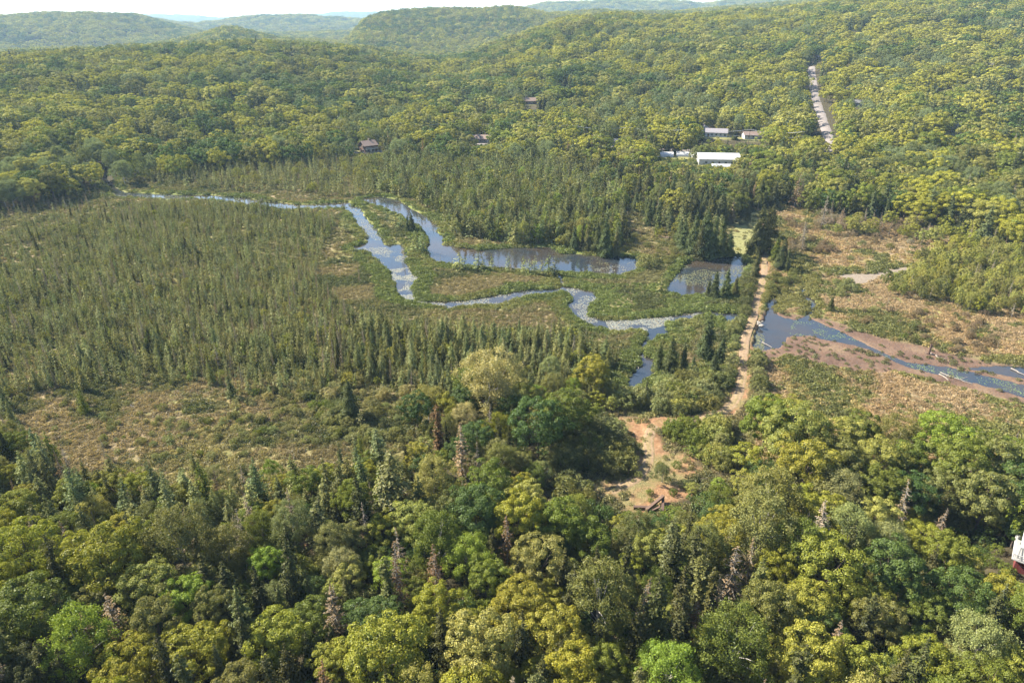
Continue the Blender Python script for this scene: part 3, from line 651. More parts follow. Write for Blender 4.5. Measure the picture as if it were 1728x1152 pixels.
for px, py, h in [(1113, 792, 2.6), (1078, 806, 2.4), (1142, 790, 2.8), (1096, 836, 2.2), (1152, 822, 3), (1128, 812, 1.6), (1060, 838, 1.5), (1084, 768, 1.3), (1122, 775, 1.5), (1158, 780, 2.2), (1135, 838, 2.4), (1098, 850, 1.5)]:
    x, y, z = hit(px, py); T('willow_bush', x, y, h*.55, .9, pick({'mid green': 1, 'olive': 1, 'grey-green': 1}), True)
for i_ in range(26):
    x, y = Y_PALE.x+rnd.uniform(-9, .5), Y_PALE.y+rnd.uniform(-4, 8)
    if math.hypot(x-Y_PALE.x-4, y-Y_PALE.y-1) > 5: T('willow_bush', x, y, rnd.uniform(.9, 1.9), 1.0, pick({'mid green': 2, 'deep green': 2, 'olive': 1}), True)
def fill(poly, s, table, gap=.5, keep=None, f=1.0, world=False):
    """table: kind -> (weight, hmin, hmax, widthmin, widthmax, {tone: weight})"""
    gx, gy = scatter(poly, s, gap, keep, world); o = rng.permutation(len(gx)); hp_ = fbm(gx, gy, 22, 66, 2); wts = {a: b[0] for a, b in table.items()}
    for i in o:
        kd = pick(wts); _, h0, h1, w0, w1, tones = table[kd]; h = rnd.uniform(h0, h1); x, y = float(gx[i]), float(gy[i])
        rad = h*{'maple_tree': .30, 'birch_tree': .28, 'tamarack_tree': .11, 'spruce_tree': .1, 'larch_tree': .17, 'dead_tree': .08, 'willow_bush': .5}[kd]
        if f and not free(x, y, rad, f): continue
        if f == 0: h *= .62+.75*float(hp_[i])
        T(kd, x, y, h, rnd.uniform(w0, w1), pick(tones))
MT = {'mid green': 3, 'yellow-green': 4, 'pale green': 2, 'deep green': 1.5, 'olive': 2, 'golden green': 1.6, 'bright green': 1}
BT = {'olive': 3, 'grey-green': 2, 'bright green': 1, 'mid green': 2, 'pale green': 1}
TT = {'blue-green': 3, 'grey-green': 4, 'olive': 2.5, 'dusky green': 1.5, 'mid green': 1}
# near wood, filled between the placed crowns
fill([(-420, 885), (60, 940), (350, 960), (560, 930), (690, 880), (1010, 880), (1200, 880), (1290, 850), (1420, 880), (1728, 900), (2200, 900), (2300, 1650), (-600, 1650)], 3.6,
     {'maple_tree': (4, 9, 14, .75, 1.0, MT), 'birch_tree': (2.4, 8, 13, .75, 1.0, BT), 'spruce_tree': (2.6, 9, 15, .9, 1.3, {'dark': 3, 'dusky green': 2}), 'dead_tree': (.5, 8, 13, .9, 1.4, {'grey-brown': 3, 'rusty': 1, 'bare grey': 1})}, .5, None, .78)
# under-storey that closes the gaps
fill([(-420, 860), (60, 900), (350, 930), (560, 900), (690, 850), (1010, 860), (1200, 860), (1290, 800), (1728, 850), (2200, 860), (2300, 1600), (-600, 1600)], 3.4,
     {'willow_bush': (3, 2.5, 4.5, .8, 1.2, {'mid green': 2, 'olive': 2, 'deep green': 2}), 'maple_tree': (1, 4, 7, .9, 1.2, MT), 'spruce_tree': (1, 4, 7, .9, 1.3, {'dark': 1, 'dusky green': 1})}, .5, None, .42)
# right-hand wood beside the meadow and centre wood
fill([(1230, 760), (1300, 740), (1400, 790), (1728, 815), (2200, 815), (2200, 905), (1728, 900), (1420, 880), (1290, 860), (1210, 860)], 3.8, {'maple_tree': (5, 9, 13, .9, 1.15, MT), 'birch_tree': (1.5, 8, 12, .9, 1.1, BT)}, 1, None, .75)
fill([(700, 720), (800, 670), (1030, 650), (1050, 700), (1040, 730), (1040, 830), (960, 880), (700, 880)], 3.6, {'maple_tree': (3, 6, 11, .9, 1.15, {'mid green': 2, 'deep green': 2, 'olive': 2, 'yellow-green': 1}), 'birch_tree': (2, 6, 10, .9, 1.1, BT), 'spruce_tree': (1.2, 7, 12, .8, 1.2, {'dark': 2, 'dusky green': 1}), 'willow_bush': (2, 2.5, 4.5, .8, 1.2, {'grey-green': 2, 'olive': 1})}, .6, None, .75)
# mixed wet edge on the left of the near wood: slim tamaracks, spruces, small broadleaves
fill([(-420, 760), (0, 735), (90, 800), (300, 860), (560, 840), (690, 790), (700, 900), (560, 940), (350, 965), (60, 945), (-420, 900)], 2.7,
     {'tamarack_tree': (5, 7, 13, .8, 1.3, TT), 'spruce_tree': (1.6, 6, 11, .6, 1.0, {'dark': 3, 'dusky green': 2}), 'dead_tree': (.8, 6, 11, .7, 1.2, {'grey-brown': 2, 'bare grey': 2, 'rusty': 1}), 'maple_tree': (1.7, 4, 8, .9, 1.2, {'golden green': 3, 'yellow-green': 3, 'mid green': 1}), 'birch_tree': (1.2, 5, 8, .8, 1.1, BT), 'willow_bush': (2, 1.8, 3.5, .8, 1.2, {'grey-green': 2, 'pale green': 1, 'olive': 1})}, .5, None, .62)
# open bog, scattered slim trees
fill([(-420, 650), (640, 640), (690, 790), (560, 840), (300, 850), (90, 790), (0, 735), (-420, 760)], 6.5, {'tamarack_tree': (5, 3.5, 7.5, .8, 1.3, TT), 'dead_tree': (.7, 3, 7, .6, 1, {'bare grey': 1, 'grey-brown': 1}), 'willow_bush': (1.5, .9, 1.8, .8, 1.3, {'olive': 1, 'grey-green': 1})}, .5, lambda x, y: .25+.75*(vn(x, y, 25, 61) > .55))
# the dense tamarack bog
BOG = [(-420, 430), (0, 405), (110, 352), (250, 345), (420, 352), (570, 372), (548, 420), (532, 480), (590, 530), (680, 552), (800, 562), (960, 566), (1044, 610), (1048, 680), (960, 690), (780, 690), (640, 655), (440, 672), (330, 652), (150, 650), (0, 675), (-420, 680)]
fill(BOG, 1.85, {'tamarack_tree': (10, 2.4, 6.3, .6, 1.3, {'grey-green': 5, 'blue-green': 2, 'olive': 4, 'dusky green': 1.5, 'mid green': .8}), 'spruce_tree': (.5, 3.5, 8, .5, .8, {'dark': 2, 'dusky green': 1}), 'dead_tree': (.7, 3, 8.5, .5, 1, {'bare grey': 1, 'grey-brown': 2}), 'maple_tree': (.22, 2, 3.5, .9, 1.3, {'golden green': 2, 'yellow-green': 1})},
     .8, lambda x, y: np.clip(.42+1.3*fbm(x, y, 40, 71, 3)*sstep(-9, 6, fbm(x, y, 18, 72)*30-5)-.0016*np.clip(y-190, 0, 200), .1, 1), 0)
fill([(620, 572), (800, 574), (960, 576), (1042, 622), (1048, 684), (960, 680), (780, 680), (600, 640)], 3.0, {'tamarack_tree': (10, 5.5, 9.5, .75, 1.2, {'blue-green': 2, 'grey-green': 5, 'olive': 2}), 'maple_tree': (.5, 3, 5, .9, 1.3, {'yellow-green': 1})}, 1.5, None, 0)
# thin grey stand at the far left, and both banks of the upper stream
fill([(-420, 330), (60, 322), (190, 318), (215, 335), (110, 352), (0, 372), (-420, 400)], 3.2, {'tamarack_tree': (6, 3, 6, .7, 1.1, {'dusky green': 2, 'grey-green': 1, 'grey-brown': 2}), 'dead_tree': (3, 3, 7, .7, 1.2, {'bare grey': 1, 'grey-brown': 2})}, .5, lambda x, y: .2+.8*fbm(x, y, 30, 5))
fill([(-420, 395), (0, 372), (110, 352), (0, 405), (-420, 430)], 5, {'tamarack_tree': (6, 2.5, 5, .7, 1.1, {'dusky green': 2, 'grey-green': 1})}, .5)
fill([(250, 295), (420, 275), (600, 268), (640, 330), (560, 335), (470, 322), (400, 325), (330, 318), (255, 312)], 3.1, {'tamarack_tree': (8, 5, 9, .9, 1.3, {'dusky green': 2, 'grey-green': 3, 'olive': 2}), 'dead_tree': (1, 4, 8, .7, 1.1, {'grey-brown': 1}), 'maple_tree': (.8, 4, 7, .9, 1.1, {'yellow-green': 1, 'golden green': 1})}, 2.5, lambda x, y: .3+.9*fbm(x, y, 25, 15))
fill([(0, 292), (250, 283), (250, 312), (130, 298), (0, 305)], 7, {'tamarack_tree': (5, 3, 6, .8, 1.2, {'dusky green': 2, 'grey-green': 1}), 'willow_bush': (2, 1, 2, .8, 1.2, {'olive': 1})}, 1)
# stand behind the pond
fill([(630, 322), (600, 268), (760, 262), (900, 255), (1060, 330), (1052, 385), (1045, 428), (960, 420), (860, 412), (760, 398), (748, 366), (700, 342)], 3.1, {'tamarack_tree': (9, 5.5, 12, 1.0, 1.5, {'blue-green': 3, 'grey-green': 1.5, 'dusky green': 4, 'mid green': 1}), 'spruce_tree': (1.6, 6, 13, .9, 1.2, {'dusky green': 1, 'dark': 1}), 'maple_tree': (2.2, 4, 8, .9, 1.2, {'yellow-green': 2, 'mid green': 2}), 'birch_tree': (1.3, 5, 10, .9, 1.1, BT)}, 2.2, None, .5)
fill([(590, 262), (900, 250), (1060, 262), (1260, 275), (1330, 290), (1345, 352), (1290, 352), (1250, 368), (1225, 385), (1140, 372), (1060, 330), (900, 262), (760, 270), (600, 275)], 4.6, {'maple_tree': (4, 8, 13, .9, 1.15, {'mid green': 2, 'yellow-green': 2, 'olive': 2, 'deep green': 1.5}), 'birch_tree': (2, 8, 13, .9, 1.1, {'grey-green': 2, 'olive': 2}), 'larch_tree': (5, 11, 16, .7, 1, {'blue-green': 1, 'dusky green': 2}), 'spruce_tree': (2.6, 10, 15, .9, 1.3, {'dusky green': 1, 'grey-brown': 1})}, 2, None, .62)
fill([(1060, 345), (1140, 372), (1220, 395), (1180, 425), (1140, 425), (1100, 395)], 4.5, {'larch_tree': (3, 7, 11, .8, 1, {'blue-green': 1, 'grey-green': 1}), 'tamarack_tree': (2, 6, 10, 1, 1.4, TT), 'maple_tree': (1, 4, 6, .9, 1.1, {'yellow-green': 1})}, 1.5, None, .7)
# right edge of the marsh: forest front with dead wood, then the young yellow-green stand
fill([(1345, 352), (1330, 290), (2200, 290), (2200, 400), (1728, 385), (1640, 372), (1500, 368), (1400, 372)], 4.4, {'maple_tree': (5, 9, 14, .9, 1.15, {'mid green': 3, 'yellow-green': 2, 'deep green': 2, 'olive': 2}), 'birch_tree': (1.5, 8, 12, .9, 1.1, BT), 'spruce_tree': (1, 9, 14, .9, 1.2, {'dusky green': 1, 'dark': 1}), 'dead_tree': (1.1, 8, 13, 1, 1.6, {'grey-brown': 2, 'bare grey': 1})}, 1, None, .6)
fill([(1400, 372), (1728, 392), (2200, 400), (2200, 430), (1728, 430), (1600, 425), (1500, 410), (1400, 400)], 5.0, {'maple_tree': (3, 4, 8, .9, 1.1, {'yellow-green': 2, 'pale green': 2}), 'dead_tree': (3, 5, 9, 1, 1.6, {'bare grey': 2, 'grey-brown': 2}), 'willow_bush': (2, 1.5, 3, .8, 1.2, {'grey-brown': 2, 'bare grey': 2})}, 1, None, .6)
fill([(1545, 440), (1640, 415), (2200, 430), (2200, 560), (1728, 545), (1650, 530), (1580, 515), (1490, 500), (1470, 488), (1530, 480)], 2.7, {'maple_tree': (5, 3.5, 6.5, .6, .9, {'pale green': 6, 'yellow-green': 3, 'olive': 1}), 'birch_tree': (5, 4, 7, .6, .85, {'olive': 1, 'pale green': 2}), 'dead_tree': (.8, 4, 7, .8, 1.2, {'bare grey': 1})}, 1, lambda x, y: .45+.75*fbm(x, y, 18, 25), .65)
fill([(1330, 380), (1728, 430), (1728, 600), (1500, 560), (1400, 530), (1340, 440)], 9, {'dead_tree': (2, 2, 5, .8, 1.3, {'bare grey': 1, 'grey-brown': 1}), 'willow_bush': (3, 1, 2, .8, 1.3, {'grey-brown': 2, 'olive': 2, 'grey-green': 1}), 'maple_tree': (.6, 3, 5, .8, 1, {'pale green': 1})}, 1, lambda x, y: .4+0*x)
print('trees near', len(TREES))
#--PART3--
# ------------------------------------------------------------------ forest on the hills
def hills():
    out = []
    # visibility of the bare ground from the air above the marsh
    az = np.radians(np.arange(-57, 57, .5)); rr = np.exp(np.linspace(math.log(330), math.log(5200), 420))
    Ag, Rg = np.meshgrid(az, rr, indexing='ij'); Zg = H(np.sin(Ag).ravel()*Rg.ravel(), np.cos(Ag).ravel()*Rg.ravel()).reshape(Ag.shape)
    el = (Zg+5-CAM_H)/Rg; run = np.maximum.accumulate(el, axis=1)
    for ra, rb, s in [(330, 640, 8.2), (640, 1000, 9.6), (1000, 1500, 11), (1500, 2400, 12.5), (2400, 3500, 17), (3500, 5200, 28)]:
        n = int((rb**2-ra**2)/2*math.radians(100)/s**2)
        # jittered polar cells
        nr = int((rb-ra)/s)
        for i in range(nr):
            r_ = ra+(i+.5)*s; na = int(math.radians(100)*r_/s); a = (np.arange(na)+rng.random(na))/na*math.radians(100)-math.radians(50)
            r = r_+(rng.random(na)-.5)*s; out.append(np.stack([np.sin(a)*r, np.cos(a)*r, np.full(na, s)], 1))
    P = np.concatenate(out); x, y, s = P.T; r = np.hypot(x, y); a = np.arctan2(x, y)
    r0 = np.interp(a, R0[:, 0], R0[:, 1]); k = r > r0-8+14*(vn(x, y, 35, 8)-.5); x, y, s, r, a = x[k], y[k], s[k], r[k], a[k]
    k = allowed(x, y, 1); x, y, s, r, a = x[k], y[k], s[k], r[k], a[k]
    z = H(x, y)
    ia = np.clip(((a-az[0])/(az[1]-az[0])).astype(int), 0, len(az)-1); ir = np.clip(np.searchsorted(rr, r)-4, 0, len(rr)-1)
    vis = (z+16+s*.6-CAM_H)/r > run[ia, ir]-.004
    px, py, f = proj(x, y, z+8); vis &= (px > -260) & (px < 1990) & (py > -60)
    return x[vis], y[vis], z[vis], s[vis], r[vis]
hx, hy, hz, hs, hr = hills()
print('hill trees', len(hx))
patch = fbm(hx, hy, 90, 51, 3); patch2 = fbm(hx, hy, 45, 52, 2); patch3 = fbm(hx, hy, 140, 57, 3)
tn = np.array([TONE[t] for t in ['mid green', 'yellow-green', 'pale green', 'deep green', 'olive', 'golden green']])
sel = np.empty((len(hx), 3)); HK = []; 
for i in range(len(hx)):
    p = patch[i]; q = patch2[i]; u = rnd.random()
    yel = (p-.5)*7+.5; gold = (patch3[i]-.5)*6+.2+(1.1 if hr[i] < 720 and hx[i] < -60 else 0); yel += .5*(hx[i] > 0)
    wv = [2.2, max(.3, 3*yel), 1.0, max(.2, 2.2*(1-yel)), 1.8, max(.05, 1.6*gold)]
    c = u*sum(wv); j = 0
    while c > wv[j] and j < 5: c -= wv[j]; j += 1
    t = tn[j]*np.array([2.0, 1.73, 1.38])*(1+rnd.uniform(-.18, .18)); sel[i] = t
    conif = (q > .57 and hr[i] < 1100 and rnd.random() < .6) or (rnd.random() < .05 and hr[i] < 1600)
    if hr[i] > 1500: HK.append('hill')
    elif conif: HK.append('spruce_tree'); sel[i] = np.array(TONE['dusky green' if rnd.random() < .6 else 'dark'])*1.45*(1+rnd.uniform(-.15, .25))
    elif q < .40 and rnd.random() < .6: HK.append('birch_tree'); sel[i] = np.array(TONE['olive' if rnd.random() < .5 else 'grey-green'])*1.45*(1+rnd.uniform(-.15, .15))
    else: HK.append('maple_tree')
HK = np.array(HK)
for i in np.where(HK != 'hill')[0]:
    h = {'maple_tree': rnd.uniform(9, 16.5), 'birch_tree': rnd.uniform(10, 15), 'spruce_tree': rnd.uniform(11, 18)}[HK[i]]
    wf_ = rnd.uniform(.8, 1.25)*(.75+.6*float(patch2[i]))*(hs[i]/7.6 if HK[i] != 'spruce_tree' else 1.15); h, wf_ = cap_height(float(hx[i]), float(hy[i]), h, wf_)
    TREES.append(dict(kind=str(HK[i]), x=float(hx[i]), y=float(hy[i]), h=h, w=wf_, tone=None, tint=sel[i], hand=False))

# ------------------------------------------------------------------ trees: the largest ones as objects, the rest as one mass per kind
TX = np.array([t['x'] for t in TREES]); TY = np.array([t['y'] for t in TREES]); TZ = H(TX, TY); TH = np.array([t['h'] for t in TREES]); TK = np.array([t['kind'] for t in TREES])
_m = np.hypot(TX, TY) < 620; _mud = np.zeros(len(TX)); TZ = TZ-.05
tpx, tpy, tf = proj(TX, TY, TZ+TH*.6); size = TH/tf*F
inview = (tpx > -30) & (tpx < 1758) & (tpy > -10) & (tpy < 1330)
bpx, bpy_, _ = proj(TX, TY, TZ)
NAMEDTONE = {'mid green': 'mid-green', 'grey-brown': 'grey-brown', 'bare grey': 'bare grey', 'dark': 'dark', 'golden green': 'golden-green', 'bright green': 'bright green', 'deep green': 'deep green', 'pale green': 'pale green'}
CAT = {'maple_tree': ('rounded tree', 'tree'), 'birch_tree': ('feathery tree', 'tree'), 'tamarack_tree': ('slim tamarack', 'tamarack'), 'larch_tree': ('dense larch', 'larch'), 'spruce_tree': ('pointed spruce', 'spruce'), 'dead_tree': ('dead conifer', 'dead tree'), 'willow_bush': ('low bush', 'bush')}
GROUPS = {'maple_tree': 'rounded broadleaf trees', 'birch_tree': 'feathery broadleaf trees', 'tamarack_tree': 'slim tamaracks', 'larch_tree': 'broad larches by the water and track', 'spruce_tree': 'pointed spruces', 'dead_tree': 'dead conifers', 'willow_bush': 'bushes of the marsh and clearing'}
def place_name(px, py):
    """where the foot of a plant stands, named by things one can find"""
    if py > 1090: return 'at the lower wood edge'
    if py > 1000: return 'below '+('the dark gap' if px < 560 else 'the rusty conifer' if px < 900 else 'the timbers' if px < 1230 else 'the olive birch' if px < 1480 else 'the white house')
    if py > 880: return ('by the bare rock opening' if px < 600 else 'short of the clearing' if px < 1020 else 'under the timbers' if px < 1230 else 'facing the meadow' if px < 1500 else 'beside the white house')
    if py > 760: return ('below the open bog' if px < 380 else 'below the willow scrub' if px < 690 else 'beside the clearing, bog side' if px < 1060 else 'around the dirt clearing' if px < 1240 else 'at the meadow edge')
    if py > 640: return ('in the open reddish bog' if px < 330 else 'in silvery willow scrub' if px < 720 else 'between bog and clearing' if px < 1050 else 'between lower pool and clearing' if px < 1235 else 'along the lower track')
    if py > 530 and px < 1060: return 'in dense bog ' + ('at its left end' if px < 300 else 'above the willow scrub' if px < 640 else 'below the lily channel')
    if px < 560: return 'in the middle bog' if py > 420 else 'near the thin upper stream'
    if px < 1060: return 'along the long pond' if py > 400 else 'behind the long pond'
    if px < 1240: return 'by the lower pool' if py > 530 else 'beside the lily pond' if py > 410 else 'behind the lily pond'
    if px < 1345: return 'along the track' if py > 360 else 'at the track top'
    return 'near the mud channel' if py > 520 else 'by the gravel path' if py > 430 else 'in the grey brush' if py > 360 else 'below the hill road' if py > 220 else 'on the hillside'
def nth(n):
    return '%d%s' % (n, 'th' if 10 <= n % 100 <= 20 else {1: 'st', 2: 'nd', 3: 'rd'}.get(n % 10, 'th'))
chosen = {}
for kd in GROUPS:
    ii = np.where((TK == kd) & inview)[0]; ii = ii[np.argsort(-size[ii])]
    chosen[kd] = list(ii[:297])
is_ch = np.zeros(len(TREES), bool)
for kd in chosen: is_ch[chosen[kd]] = True
# extra single trees whose meshes the masses repeat
SRC = {}
for kd in GROUPS:
    if kd == 'larch_tree': continue
    rest = np.where((TK == kd) & ~is_ch & inview)[0]
    if len(rest) == 0: continue
    rest = rest[np.argsort(-size[rest])][:len(LOD[kd])]
    for vi, i in enumerate(rest): is_ch[i] = True; chosen[kd].append(i); TREES[i]['lod'] = vi
size_of = lambda i: size[i]*1024/1728
labels = {}
for kd, lst in chosen.items():
    buckets = {}
    for i in lst:
        t = TREES[i]; tone = t['tone']
        if tone is None:
            c = t['tint']; tone = min(TONE, key=lambda q: np.abs(np.array(TONE[q])-c).sum())
        hgt = 'tall ' if kd not in ('willow_bush',) and t['h'] > 12 else 'small ' if (t['h'] < 5 and kd != 'willow_bush') else ''
        buckets.setdefault((hgt+NAMEDTONE.get(tone, tone)+' '+CAT[kd][0], place_name(bpx[i], bpy_[i])), []).append(i)
    for (a, b), mem in buckets.items():
        if len(mem) == 1: labels[mem[0]] = a+' '+b; continue
        mem.sort(key=lambda i: -bpy_[i]); nrow = max(1, round(len(mem)/6)); per = math.ceil(len(mem)/nrow)
        for q in range(0, len(mem), per):
            row = sorted(mem[q:q+per], key=lambda i: bpx[i])
            for j, i in enumerate(row):
                rw = (', row %d' % (q//per+1)) if nrow > 1 else ''
                labels[i] = a+' '+b+rw+(', %s from left' % nth(j+1) if len(row) > 1 else '')
proto = {}
for kd, lst in chosen.items():
    for n, i in enumerate(lst):
        t = TREES[i]; h, wf = t['h'], t['w']; rz = rnd.uniform(0, 6.28); tint = [float(v) for v in t['tint']]
        sc3 = (h*wf, h*wf, h)
        if 'lod' in t or (size_of(i) < 20 and kd in LOD):
            me = LOD[kd][t.get('lod', n % len(LOD[kd]))]
            o = bpy.data.objects.new(kd, me); col.objects.link(o); o['tint'] = tint
            if 'lod' in t: SRC.setdefault(kd, {})[t['lod']] = o
        else:
            vi = rnd.randrange(len(KINDS[kd]))
            cm, tm = KINDS[kd][vi]
            if (kd, vi) not in proto:
                o = bpy.data.objects.new(kd, None); o.empty_display_size = .2; col.objects.link(o)
                cr = bpy.data.objects.new('crown', cm); col.objects.link(cr); cr.parent = o
                tr = bpy.data.objects.new('trunk', tm); col.objects.link(tr); tr.parent = o; proto[(kd, vi)] = (o, cr, tr)
            else:
                po, pc, pt = proto[(kd, vi)]; o = po.copy(); col.objects.link(o)
                cr = pc.copy(); col.objects.link(cr); cr.parent = o; tr = pt.copy(); col.objects.link(tr); tr.parent = o
            cr['tint'] = tint
            if kd == 'dead_tree' and t['tone'] == 'bare grey': pass
        o.location = (t['x'], t['y'], float(TZ[i])); o.scale = sc3
        o.rotation_euler = (rnd.uniform(-.03, .03), rnd.uniform(-.03, .03), rz)
        if kd == 'tamarack_tree' or kd == 'dead_tree': o.rotation_euler = (rnd.gauss(0, .03), rnd.gauss(0, .03), rz)
        tag(o, labels[i], CAT[kd][1], GROUPS[kd])
print('individual plants', int(is_ch.sum()))

def mass(name, label, srcs, P, S, tint, tilt=.03, idx=None):
    """one object: a point per plant, geometry nodes stand a plant mesh on each"""
    n = len(P); me = bpy.data.meshes.new(name); me.vertices.add(n); me.vertices.foreach_set('co', np.asarray(P, np.float32).ravel())
    rot = np.stack([rng.normal(0, tilt, n), rng.normal(0, tilt, n), rng.uniform(0, 6.283, n)], 1).astype(np.float32)
    idx = rng.integers(0, len(srcs), n).astype(np.int32) if idx is None else idx
    for nm, ty, arr in [('rot', 'FLOAT_VECTOR', rot), ('siz', 'FLOAT_VECTOR', np.asarray(S, np.float32)), ('tint', 'FLOAT_VECTOR', np.asarray(tint, np.float32)), ('pick', 'INT', idx)]:
        a = me.attributes.new(nm, ty, 'POINT'); a.data.foreach_set('vector' if ty == 'FLOAT_VECTOR' else 'value', arr.ravel())
    me.update(); o = add(name, me); tag(o, label, None, None, 'stuff')
    g = bpy.data.node_groups.new(name, 'GeometryNodeTree'); g.interface.new_socket('Geometry', in_out='INPUT', socket_type='NodeSocketGeometry'); g.interface.new_socket('Geometry', in_out='OUTPUT', socket_type='NodeSocketGeometry')
    N = g.nodes; Lk = g.links; gi = N.new('NodeGroupInput'); go = N.new('NodeGroupOutput'); ip = N.new('GeometryNodeInstanceOnPoints'); jn = N.new('GeometryNodeJoinGeometry')
    Lk.new(gi.outputs[0], ip.inputs['Points'])
    for s_ in srcs:
        oi = N.new('GeometryNodeObjectInfo'); oi.transform_space = 'ORIGINAL'; oi.inputs['Object'].default_value = s_; oi.inputs['As Instance'].default_value = True; Lk.new(oi.outputs['Geometry'], jn.inputs[0])
    Lk.new(jn.outputs[0], ip.inputs['Instance']); ip.inputs['Pick Instance'].default_value = True
    def na(nm, ty):
        x = N.new('GeometryNodeInputNamedAttribute'); x.data_type = ty; x.inputs[0].default_value = nm; return x.outputs[0]
    Lk.new(na('pick', 'INT'), ip.inputs['Instance Index']); e = N.new('FunctionNodeEulerToRotation'); Lk.new(na('rot', 'FLOAT_VECTOR'), e.inputs[0]); Lk.new(e.outputs[0], ip.inputs['Rotation'])
    Lk.new(na('siz', 'FLOAT_VECTOR'), ip.inputs['Scale']); Lk.new(ip.outputs[0], go.inputs[0])
    md = o.modifiers.new('plants', 'NODES'); md.node_group = g
    return o
MASSNAME = {'maple_tree': ('broadleaf_forest', 'mass of rounded green broadleaf trees over the hills and wood'), 'birch_tree': ('birch_forest', 'mass of feathery olive and grey-green trees among the hill forest'),
 'tamarack_tree': ('tamarack_bog_forest', 'mass of small slim tamaracks covering the bog and pond banks'), 'spruce_tree': ('spruce_forest', 'mass of dark pointed spruces scattered through the hill forest'),
 'dead_tree': ('dead_wood', 'mass of thin grey dead conifers in the marsh and bog'), 'willow_bush': ('willow_scrub', 'mass of low grey-green bushes in the marsh and near wood')}
for kd, (nm, lb) in MASSNAME.items():
    ii = np.where((TK == kd) & ~is_ch)[0]
    if len(ii) == 0 or kd not in SRC: continue
    W_ = np.array([TREES[i]['w'] for i in ii]); h = TH[ii]
    mass(nm, lb, [SRC[kd][q] for q in sorted(SRC[kd])], np.stack([TX[ii], TY[ii], TZ[ii]], 1), np.stack([h*W_, h*W_, h], 1), np.array([TREES[i]['tint'] for i in ii]))
# far hills: clumps of canopy, one shape per few trees
ii = np.where(HK == 'hill')[0]; src = []
for v_, q in enumerate(ii[np.argsort(hr[ii])][:4]):
    o = bpy.data.objects.new('hill_tree', LOD['hill_tree'][v_]); col.objects.link(o); o.location = (float(hx[q]), float(hy[q]), float(hz[q])); o.scale = (15, 15, 14); o['tint'] = [float(c) for c in sel[q]]
    tag(o, 'rounded green tree on the middle hill, '+nth(v_+1)+' from its near foot', 'tree', 'trees on the middle hill'); src.append(o)
hh = 10+hs[ii]*.25+rng.uniform(-2, 3, len(ii)); wd = hs[ii]*1.28*rng.uniform(.8, 1.2, len(ii))
mass('far_hill_forest', 'continuous tree canopy covering the hazy hills behind', src, np.stack([hx[ii], hy[ii], hz[ii]-1.5], 1), np.stack([wd, wd, hh], 1), sel[ii])
